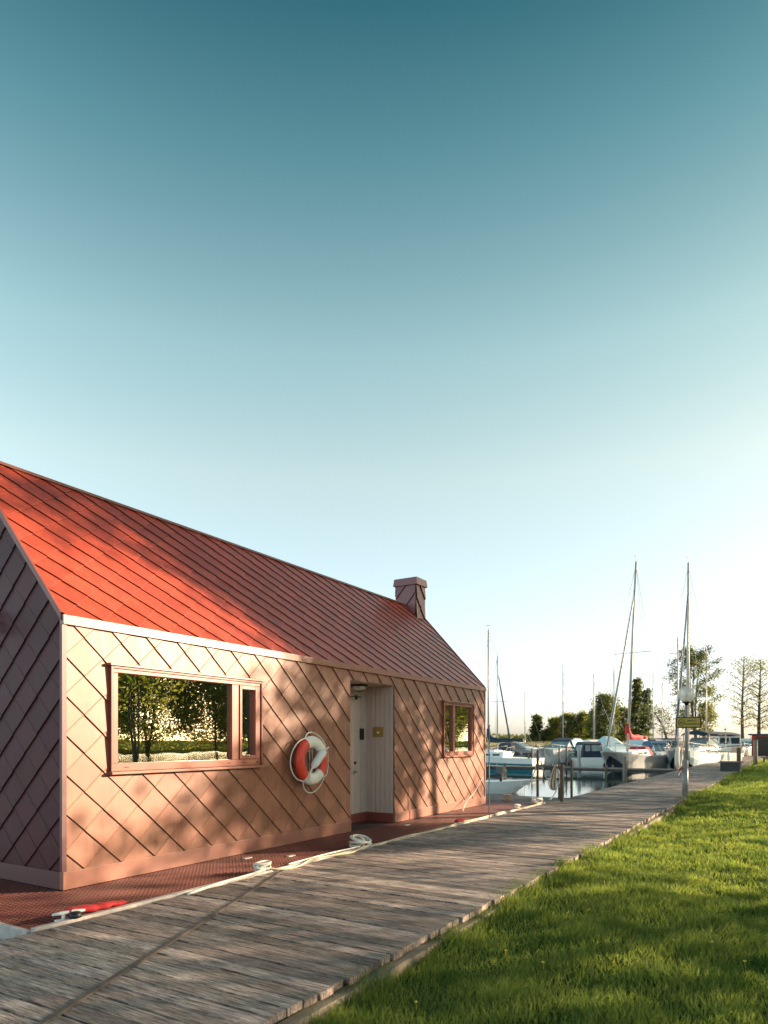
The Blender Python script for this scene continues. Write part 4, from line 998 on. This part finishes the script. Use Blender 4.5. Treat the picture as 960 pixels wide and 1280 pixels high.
# outboard of the skiff
om = empty('outboard_motor', at(626, 24.2, WZ+.52), toward(627,25,150), 'tilted outboard motor with dark blue cowl on the white skiff', 'outboard motor')
mb = MB(); prism(mb, [(-.16,.0),(.18,.04),(.22,.30),(.08,.47),(-.14,.44),(-.2,.2)], -.15, .15, .25); mb.build('cowl', mat('motor_cowl', (.03,.045,.06), .35), om, bevel=.02)
mb = MB(); mb.tube([(0,0,-.5),(0,0,.02)], .05, 8); mb.build('shaft', M['black'], om)
l, a = place(699, 56, -24, 7); t = motorboat(l, a, 7.2, 2.7, .95, 'white cruiser with curved windscreen, navy top and teal side canopy', 'cruiser', canvas='navy', trim='gel')
for sd_ in (1, -1):
    mb = MB(); z = .93
    q = [(.05,z+.1),(2.7,z+.35),(3.0,z+.95),(2.2,z+1.16),(.9,z+1.12),(.3,z+.75)]; q = [(x_, sd_*2.7*(.385-.07*(zz-z)), zz) for x_, zz in q]
    q2 = [(x_, y_+sd_*.03, zz+.0) for x_, y_, zz in q]; mb.face(q2 if sd_ < 0 else q2[::-1]); mb.face(q[::-1] if sd_ < 0 else q)
    for i in range(6): mb.face([q[i], q[(i+1)%6], q2[(i+1)%6], q2[i]])
    mb.build('side_canopy', M['teal'], t)
l, a = place(729, 54, 196, 5.5); motorboat(l, a, 5.5, 2.1, .62, 'small motorboat under a navy canopy with clear windows', 'canopy', canvas='navy', trim='navy')
l, a = place(750, 56, -40, 6); motorboat(l, a, 6.2, 2.3, .75, 'white boat with sloping white tarpaulin beside the navy canopy', 'tarp', canvas='white')
l, a = place(768, 54, 20, 7); motorboat(l, a, 7, 2.6, .9, 'boat under a peaked pale blue tarpaulin behind the red sail cover', 'tarp', canvas='paleblue')
l, a = place(788, 41.5, -22, 7.6); t, rg = sailboat(l, a, 7.6, 2.6, .95, 12.9, 'grey sailboat with red sail cover and tall leaning mast', 'redcloth', hullm='grey', lean=.5, jib='grey', rake=.1, mast_r=.09)
mb = MB()
prism(mb, [(1.9,1.0),(2.7,1.0),(2.75,1.35),(2.5,1.52),(2.1,1.5)], -.75, .75, .35); mb.build('spray_hood', M['redcloth'], t)
l, a = place(700, 92, 70, 7); sailboat(l, a, 7, 2.3, .8, 12.5, 'distant sailboat with the bare mast above the cruiser', boom=False)
l, a = place(738, 80, 100, 7); sailboat(l, a, 7, 2.3, .8, 10.0, 'distant sailboat with a mast above the navy canopy', boom=False)
l, a = place(812, 80, 70, 7); sailboat(l, a, 7, 2.3, .8, 10.0, 'distant sailboat with a short mast right of the red cover', boom=False, spread=False)
l, a = place(842, 62, 60, 7); sailboat(l, a, 7, 2.4, .8, 11.5, 'sailboat with thin pale mast left of the street lamp', boom=False)
l, a = place(878, 70, 60, 7); sailboat(l, a, 7, 2.4, .8, 9.0, 'sailboat with short mast just right of the street lamp', boom=False, spread=False)
l, a = place(862, 44, -13, 8); sailboat(l, a, 8, 2.7, 1.0, 13.6, 'pale blue sailboat with blue furled jib and tallest mast', 'blue', hullm='paleblue', jib='blue', boom=False, rake=.15, mast_r=.09)
l, a = place(874, 47.5, -38, 6.6); motorboat(l, a, 6.2, 2.5, 1.1, 'big white motorboat with navy bimini alongside the boardwalk', 'bimini', canvas='navy', trim='navy', fend=([5,8,11],1))
l, a = place(912, 62, 12, 8); motorboat(l, a, 7.5, 2.7, 1.1, 'white cabin boat with dark windows bow on beyond the bimini boat', 'cabin', trim='navy', fend=([12,13],1))
l, a = place(930, 72, -15, 8); motorboat(l, a, 7, 2.5, .95, 'white boat with teal canopy nearest the red shed', 'cruiser', canvas='paleblue', trim='gel')
l, a = place(829, 50, 20, 6); motorboat(l, a, 6, 2.2, .7, 'low white motorboat with blue cockpit cover between the two tall masts', 'cruiser', canvas='blue', trim='navy')
l, a = place(645, 62, 30, 6); motorboat(l, a, 6, 2.2, .6, 'low dark covered boat far left behind the jetty', 'tarp', canvas='navy')

for px_, d_, off_, L_, B_, st_, cv_, lb_ in (
    (752, 60, 30, 6, 2.3, 'cruiser', 'white', 'small white cruiser between the navy canopy boat and the leaning mast'),
    (806, 62, -20, 6, 2.2, 'cruiser', 'navy', 'white cruiser with dark cover behind the stern of the red covered sailboat'),
    (815, 54, 60, 5.5, 2.1, 'tarp', 'paleblue', 'small boat under pale tarpaulin just right of the red sail cover'),
    (838, 66, 15, 6, 2.3, 'cabin', 'white', 'far cabin boat left of the lamp post'),
    (656, 78, 60, 6, 2.2, 'cruiser', 'white', 'tiny far white cruiser left of the cruiser with the teal cover'),
    (944, 84, 25, 6, 2.3, 'cabin', 'white', 'tiny far white cabin boat behind the red shed')):
    l, a = place(px_, d_, off_, L_); motorboat(l, a, L_, B_, .8, lb_, st_, canvas=cv_, trim='gel')
for px_, d_, H_, lb_ in ((653, 95, 9, 'faint far mast left of the teal cover'), (764, 90, 11.5, 'faint far mast between the pale tarpaulin and the leaning mast'), (824, 88, 9.5, 'faint far mast right of the narrow conifer')):
    l, a = place(px_, d_, 60, 7); sailboat(l, a, 7, 2.3, .8, H_, lb_, boom=False, spread=False)

# ------------------------------------------------------------------ trees
def tree_mesh(seed, H, cr, cb, trunk_r, nbr, nleaf, leaf, lean=0., spread=1., droop=0., clump=.55, fork=1, shape='oval'):
    r_ = random.Random(seed); rn = np.random.RandomState(seed)
    tb = MB(); tips = []
    stems = []
    for f in range(fork):
        a0 = r_.uniform(0, 6.28); off = (0 if fork == 1 else .10*H)
        pts = []; n = 9; wx, wy = r_.uniform(-1,1)*.03*H, r_.uniform(-1,1)*.03*H
        for i in range(n+1):
            t = i/n; pts.append(Vector((lean*t*t + wx*math.sin(t*4) + off*math.cos(a0)*t, wy*math.sin(t*3.1) + off*math.sin(a0)*t, H*.96*t)))
        tb.tube(pts, [trunk_r*(1.15 if i == 0 else 1)*(1-.88*i/n)+.01 for i in range(n+1)], 8); stems.append(pts)
    for k in range(nbr):
        st = stems[k % fork]; h = cb + (1-cb)*((k+.5)/nbr)**.9*.96; i = h*9; i0 = min(int(i), 8); p = st[i0].lerp(st[i0+1], i-i0)
        hh = (h-cb)/(1-cb)
        if shape == 'oval': wd = math.sin(math.pi*min(1, .12+hh*.86))**.7
        elif shape == 'cone': wd = (1-hh)**.8+.12
        else: wd = .65+.35*math.sin(math.pi*hh)
        a = k*2.4+r_.uniform(-.4,.4); ln = cr*wd*r_.uniform(.65,1.15)
        up = (.35+.5*hh)*spread
        e = p+Vector((math.cos(a)*ln, math.sin(a)*ln, ln*up-droop*ln))
        m_ = p.lerp(e,.5)+Vector((0,0,ln*.08)); br = max(.012, trunk_r*.33*(1-hh*.6))
        tb.tube([p, m_, e], [br, br*.6, br*.25], 5, caps=False)
        tips.append((m_, .5)); tips.append((e, 1.)); 
        for q in range(3):
            b_ = p.lerp(e, r_.uniform(.35,.95)); a2 = a+r_.uniform(-1.1,1.1); l2 = ln*r_.uniform(.25,.5)
            e2 = b_+Vector((math.cos(a2)*l2, math.sin(a2)*l2, l2*r_.uniform(-.1,.7))); tb.tube([b_, e2], [br*.4, br*.15], 4, caps=False); tips.append((e2, .9))
    cen = np.array([list(t[0]) for t in tips]); wt = np.array([t[1] for t in tips]); wt *= rn.uniform(.3,1.6,len(wt)); wt /= wt.sum()
    idx = rn.choice(len(cen), nleaf, p=wt); sg_ = clump*cr*.30
    P_ = cen[idx] + rn.normal(0,1,(nleaf,3))*np.array([sg_,sg_,sg_*.75])
    ok = P_[:,2] > H*cb*.75; P_ = P_[ok]; n = len(P_)
    A = rn.normal(0,1,(n,3)); A /= np.linalg.norm(A,axis=1)[:,None]; Bq = np.cross(A, rn.normal(0,1,(n,3))); Bq /= np.linalg.norm(Bq,axis=1)[:,None]
    s_ = (leaf*rn.uniform(.6,1.4,n))[:,None]
    V = np.stack([P_-A*s_, P_+Bq*s_*.55, P_+A*s_, P_-Bq*s_*.55], 1).reshape(-1,3)
    return tb, V
def leaf_obj(V, name, m_, parent):
    n = len(V)//4; me = bpy.data.meshes.new(name); me.vertices.add(len(V)); me.vertices.foreach_set('co', V.ravel())
    me.loops.add(len(V)); me.loops.foreach_set('vertex_index', np.arange(len(V))); me.polygons.add(n)
    me.polygons.foreach_set('loop_start', np.arange(0, len(V), 4)); me.polygons.foreach_set('loop_total', np.full(n, 4)); me.materials.append(m_); me.update()
    o = bpy.data.objects.new(name, me); C.objects.link(o); o.parent = parent; return o
def tree(loc, label, m_='leaf', group='trees on the far shore', rz=0, cat='tree', name='tree', **kw):
    t = empty(name, loc, rz, label, cat, group); tb, V = tree_mesh(**kw); tb.build('trunk', M['bark'], t); leaf_obj(V, 'crown', M[m_], t); return t
LZ = -.25
def ftree(px, d, top_y, label, m_='leaf', **kw):
    H = (926-top_y)/832*d + 1.45 - LZ
    kw.setdefault('cb', .2); kw.setdefault('trunk_r', .18); kw.setdefault('nbr', 24); kw.setdefault('nleaf', 5000); kw.setdefault('leaf', .16); kw.setdefault('clump', .85)
    cw = kw.pop('w')/832*d/2; kw['nleaf'] = int(kw['nleaf']*.75)
    p = at(px, d, LZ); return tree(p, label, m_, H=H, cr=cw, seed=int(px*7), **kw)
ftree(671, 150, 893, 'small upright birch standing alone at far left', 'leafdark', w=15, cb=.08, shape='cone', nleaf=5000, leaf=.22)
ftree(684, 148, 912, 'low round bush between the far birch and the cruiser', 'leafdark', w=12, cb=.02, nleaf=2500, leaf=.2)
ftree(695, 155, 898, 'loose round tree behind the cruiser', 'leafolive', w=17, cb=.1, nleaf=5000, leaf=.22)
ftree(711, 152, 893, 'olive round tree right of the thin distant mast', 'leafolive', w=20, cb=.1, nleaf=6000, leaf=.22)
ftree(729, 150, 891, 'yellow green tree above the navy canopy', 'leafolive', w=18, cb=.05, nleaf=6000, leaf=.22)
ftree(744, 140, 886, 'slim tree crowding the largest round tree', 'leaf', w=16, cb=.05, nleaf=5000, leaf=.2)
ftree(757, 130, 868, 'largest round tree left of the leaning mast', 'leafdark', w=30, cb=.1, nleaf=9000, leaf=.2, nbr=34)
ftree(779, 135, 885, 'dense lower tree behind the red sail cover', 'leafdark', w=22, cb=.05, nleaf=6000, leaf=.2)
ftree(796, 120, 843, 'tall narrow dark conifer right of the leaning mast', 'leafdark', w=16, cb=.06, shape='cone', nleaf=8000, leaf=.19, nbr=40)
ftree(808, 118, 858, 'slimmer dark tree beside the narrow conifer', 'leafdark', w=15, cb=.12, shape='cone', nleaf=5000, leaf=.18, nbr=30)
ftree(833, 100, 880, 'small crooked bare tree bending left', 'leafdark', w=30, cb=.35, nleaf=1600, leaf=.13, lean=-2.2, nbr=18, trunk_r=.22)
ftree(872, 95, 809, 'tall spreading tree with open crown behind the street lamp', 'leafdark', w=50, cb=.18, nleaf=15000, leaf=.12, nbr=50, fork=3, clump=.42, trunk_r=.15)
ftree(884, 92, 876, 'thin young tree under the spreading crown', 'leafolive', w=18, cb=.2, nleaf=2500, leaf=.13)
ftree(929, 88, 816, 'tall sparse spring tree left of its twin above the shed', 'leafolive', w=36, cb=.25, nleaf=4200, leaf=.085, nbr=40, clump=.7, trunk_r=.24)
ftree(949, 86, 820, 'tall sparse spring tree at the right edge above the shed', 'leafolive', w=32, cb=.25, nleaf=4200, leaf=.085, nbr=40, clump=.7, trunk_r=.26, rz=1)
ftree(975, 84, 850, 'sparse tree just beyond the right edge', 'leafolive', w=30, cb=.2, nleaf=3000, leaf=.085, nbr=30, clump=.7)

# off to the right: the trees whose shade falls over the house and the lawn
OFF = 'trees along the lawn right of the view'
def offtree(x, y, H, cr, label, seed, m_='leaf', **kw):
    kw.setdefault('clump', .6); kw.setdefault('cb', .3); kw.setdefault('nbr', 40); kw.setdefault('nleaf', 9000); kw.setdefault('leaf', .095); kw['nleaf'] = int(kw['nleaf']*1.7); kw.setdefault('trunk_r', .2)
    return tree((x,y,-.2), label, m_, OFF, H=H, cr=cr, seed=seed, **kw)
offtree(3.7, 21.1, 7.8, 2.0, 'birch nearest the boardwalk with a straight trunk', 21, cb=.60, nleaf=2600, leaf=.10, trunk_r=.17, nbr=26)
offtree(11.5, 28.0, 12.6, 2.9, 'tall tree shading the middle of the roof', 22, 'leafolive', nleaf=14000, cb=.76, clump=.5)
offtree(12.5, 33, 13.5, 3.4, 'tall tree shading the far end of the roof', 23, nleaf=11000, cb=.72, clump=.5)
offtree(9.5, 24.6, 9.5, 1.7, 'medium tree at the gap in the row', 24, 'leafolive', trunk_r=.09, cb=.62, nleaf=2600)
offtree(13.5, 38, 13, 3.2, 'tall tree behind the far end of the row', 25, cb=.5)
offtree(10.5, 17.6, 5.6, 2.4, 'low thin stemmed tree shading the lawn', 26, 'leafolive', cb=.5, nleaf=1100, trunk_r=.06, fork=3)
offtree(10.0, 13.5, 5.4, 2.6, 'low tree at the near end of the lawn', 27, cb=.3, nleaf=1700)
offtree(9.5, 9.5, 5.4, 2.6, 'low round tree closest to the camera', 28, cb=.25, nleaf=1600)
offtree(9.5, 22.9, 7.2, 1.7, 'small topped tree between two taller ones', 29, 'leafolive', trunk_r=.08, cb=.66, nleaf=2600)
offtree(12, 31.0, 5.6, 2.6, 'low loose tree below the tallest crowns', 33, cb=.4, nleaf=1500)
for i_, (x_, y_) in enumerate(((11,43),(12,50),(13.5,57))): offtree(x_, y_, 9+i_*.6, 3.2, ['first','middle','last'][i_]+' of three loose trees towards the marina end of the lawn', 50+i_, 'leafolive', cb=.25, nleaf=8000)
far_row = [(68+3*math.sin(i*2.1), 34+8.2*i) for i in range(17)]
where = ['first','second','third','fourth','fifth','sixth','seventh','eighth','ninth','tenth','eleventh','twelfth','thirteenth','fourteenth','fifteenth','sixteenth','seventeenth']
protos = []
for i, (x_, y_) in enumerate(far_row):
    lb = '%s tree of the row beyond the inlet counted from the camera side' % where[i]
    if i < 3: protos.append(tree((x_,y_,-.2), lb, 'leafolive', 'row of trees beyond the inlet', H=13.5+1.4*(i%2), cr=6.4, seed=40+i, cb=(.16,.02,.03)[i], nbr=44, nleaf=26000, leaf=.18, trunk_r=.2, fork=1+i%2, clump=.7)); continue
    p_ = protos[i % 3]; t_ = p_.copy(); C.objects.link(t_); t_.location = (x_, y_, -.2); t_.rotation_euler = (0,0,i*1.3); t_['label'] = lb
    for ch_ in list(p_.children):
        c_ = ch_.copy(); C.objects.link(c_); c_.parent = t_

# far woods and reeds
rn = np.random.RandomState(3)
def scatter_blades(P_, hgt, wid, name, m_, label, cat, lean=.3, seed=0):
    rn = np.random.RandomState(seed); n = len(P_); a = rn.uniform(0, 6.283, n); h = hgt*rn.uniform(.55,1.35,n) if np.isscalar(hgt) else hgt
    d = np.stack([np.cos(a), np.sin(a), np.zeros(n)],1); b = rn.uniform(0, 6.283, n); ld = np.stack([np.cos(b), np.sin(b), np.zeros(n)],1)*(h*lean*rn.uniform(.2,1.6,n))[:,None]
    w = (wid*rn.uniform(.7,1.3,n) if np.isscalar(wid) else wid)[:,None]; up = np.stack([np.zeros(n), np.zeros(n), h],1)
    V = np.stack([P_-d*w*.5, P_+d*w*.5, P_+up*.55+ld*.35+d*w*.42, P_+up*.55+ld*.35-d*w*.42, P_+up+ld],1).reshape(-1,3)
    base = np.arange(n)*5
    quads = np.stack([base,base+1,base+2,base+3],1); tris = np.stack([base+3,base+2,base+4],1)
    li = np.concatenate([quads.ravel(), tris.ravel()]); st = np.concatenate([np.arange(n)*4, 4*n+np.arange(n)*3]); tot = np.concatenate([np.full(n,4), np.full(n,3)])
    me = bpy.data.meshes.new(name); me.vertices.add(5*n); me.vertices.foreach_set('co', V.ravel()); me.loops.add(len(li)); me.loops.foreach_set('vertex_index', li)
    me.polygons.add(2*n); me.polygons.foreach_set('loop_start', st); me.polygons.foreach_set('loop_total', tot); me.materials.append(m_); me.update()
    o = bpy.data.objects.new(name, me); C.objects.link(o); return tag(o, label, cat, kind='stuff')
pts = []
for (x0,y0),(x1,y1) in zip(shore[:-2], shore[1:-1]):
    L_ = math.hypot(x1-x0,y1-y0); k = int(L_*60); f = rn.uniform(0,1,k); o_ = rn.uniform(-2.5,3,k)
    pts.append(np.stack([x0+(x1-x0)*f, y0+(y1-y0)*f+o_, np.full(k,-.45)],1))
scatter_blades(np.concatenate(pts), 1.5, .12, 'reeds', M['reed'], 'pale dry reed belt along the far shore', 'reeds', .12, 5)
V = []
for i in range(5200):
    x_ = rn.uniform(-420,-60); d_ = 330 + rn.uniform(0,40); hmax = 4.8+1.8*math.sin(x_*.05)+1.2*math.sin(x_*.17)
    V.append((x_, d_+.25*(x_+200)*-1*.3, rn.uniform(0, 1)**.7*hmax))
V = np.array(V); A = rn.normal(0,1,V.shape); A /= np.linalg.norm(A,axis=1)[:,None]; Bq = np.cross(A, rn.normal(0,1,V.shape)); Bq /= np.linalg.norm(Bq,axis=1)[:,None]
s_ = rn.uniform(.7,1.6,len(V))[:,None]
VV = np.stack([V-A*s_, V+Bq*s_*.7, V+A*s_, V-Bq*s_*.7],1).reshape(-1,3)
o = leaf_obj(VV, 'far_woodland', M['leafdark'], None); tag(o, 'distant low line of woods on the horizon', 'woods', kind='stuff')

# ------------------------------------------------------------------ lawn grass
rn = np.random.RandomState(11); parts = []; hs_ = []; ws_ = []
def ghv(x, y): return GZ + .03*np.sin(x*1.7+y*.6) + .03*np.sin(y*.43+x*.5) + .04*np.clip(x+2.36,0,1)
for (ya, yb, xa, xb, dens, w_, hh) in ((1.0,4.5,-2.4,1.2,7500,.0052,.068),(4.5,8,-2.4,1.4,5500,.0065,.068),(8,14,-2.4,1.6,2800,.010,.075),(14,26,-2.4,2.0,1100,.017,.08),(26,60,-2.4,2.5,330,.032,.11),(-1.5,26,1.2,5,700,.013,.08),(2,30,5,14,220,.022,.10),(-1.5,1.2,-2.4,1.2,1200,.01,.07)):
    k = int((yb-ya)*(xb-xa)*dens); x = rn.uniform(xa,xb,k); y = rn.uniform(ya,yb,k)
    cl = .5+.5*np.sin(x*5.1+np.sin(y*3.3)*1.5)*np.sin(y*4.3+np.sin(x*2.7)*2)      # tufts
    keep = rn.uniform(0,1,k) < .45+.55*cl; x, y, cl = x[keep], y[keep], cl[keep]
    edge = np.clip(1-(x+2.36)/.35, 0, 1)
    h = hh*(.55+.8*cl)*rn.uniform(.5,1.35,len(x))*(1+1.1*edge*rn.uniform(0,1,len(x)))
    parts.append(np.stack([x,y,ghv(x,y)-.005],1)); hs_.append(h); ws_.append(w_*rn.uniform(.7,1.4,len(x)))
k = 9000; x = rn.uniform(-2.40,-2.18,k); y = 1.5+rn.uniform(0,1,k)**1.6*40
cl = np.clip(np.sin(y*2.3)+np.sin(y*5.7+1)+.5*np.sin(y*11), 0, 3)/2
keep = rn.uniform(0,1,k) < .15+cl; x, y, cl = x[keep], y[keep], cl[keep]
parts.append(np.stack([x,y,ghv(x,y)-.01],1)); hs_.append((.08+.10*cl)*rn.uniform(.6,1.4,len(x))); ws_.append(.004+.0006*y)
scatter_blades(np.concatenate(parts), np.concatenate(hs_), np.concatenate(ws_), 'grass', M['grass'], 'green lawn grass growing beside the boardwalk', 'grass', .55, 9)

# dandelions
rd = random.Random(5); mb = MB()
for i in range(110):
    y_ = 2.2+rd.random()**1.4*18; x_ = rd.uniform(-2.1, 1.2); z_ = float(ghv(np.array(x_), np.array(y_)))+rd.uniform(.045,.085); r_ = rd.uniform(.007,.013)
    mb.lathe([(0,.004),(r_*.7,.004),(r_,0),(r_*.5,-.006)], (x_,y_,z_), 7); mb.tube([(x_,y_,z_-.004),(x_+.01,y_,z_-.08)], .0015, 3, caps=False)
tag(mb.build('dandelions', mat('dandelion_yellow', (.62,.46,.04), .8)), 'tiny yellow dandelions dotted through the lawn', 'flowers', kind='stuff')
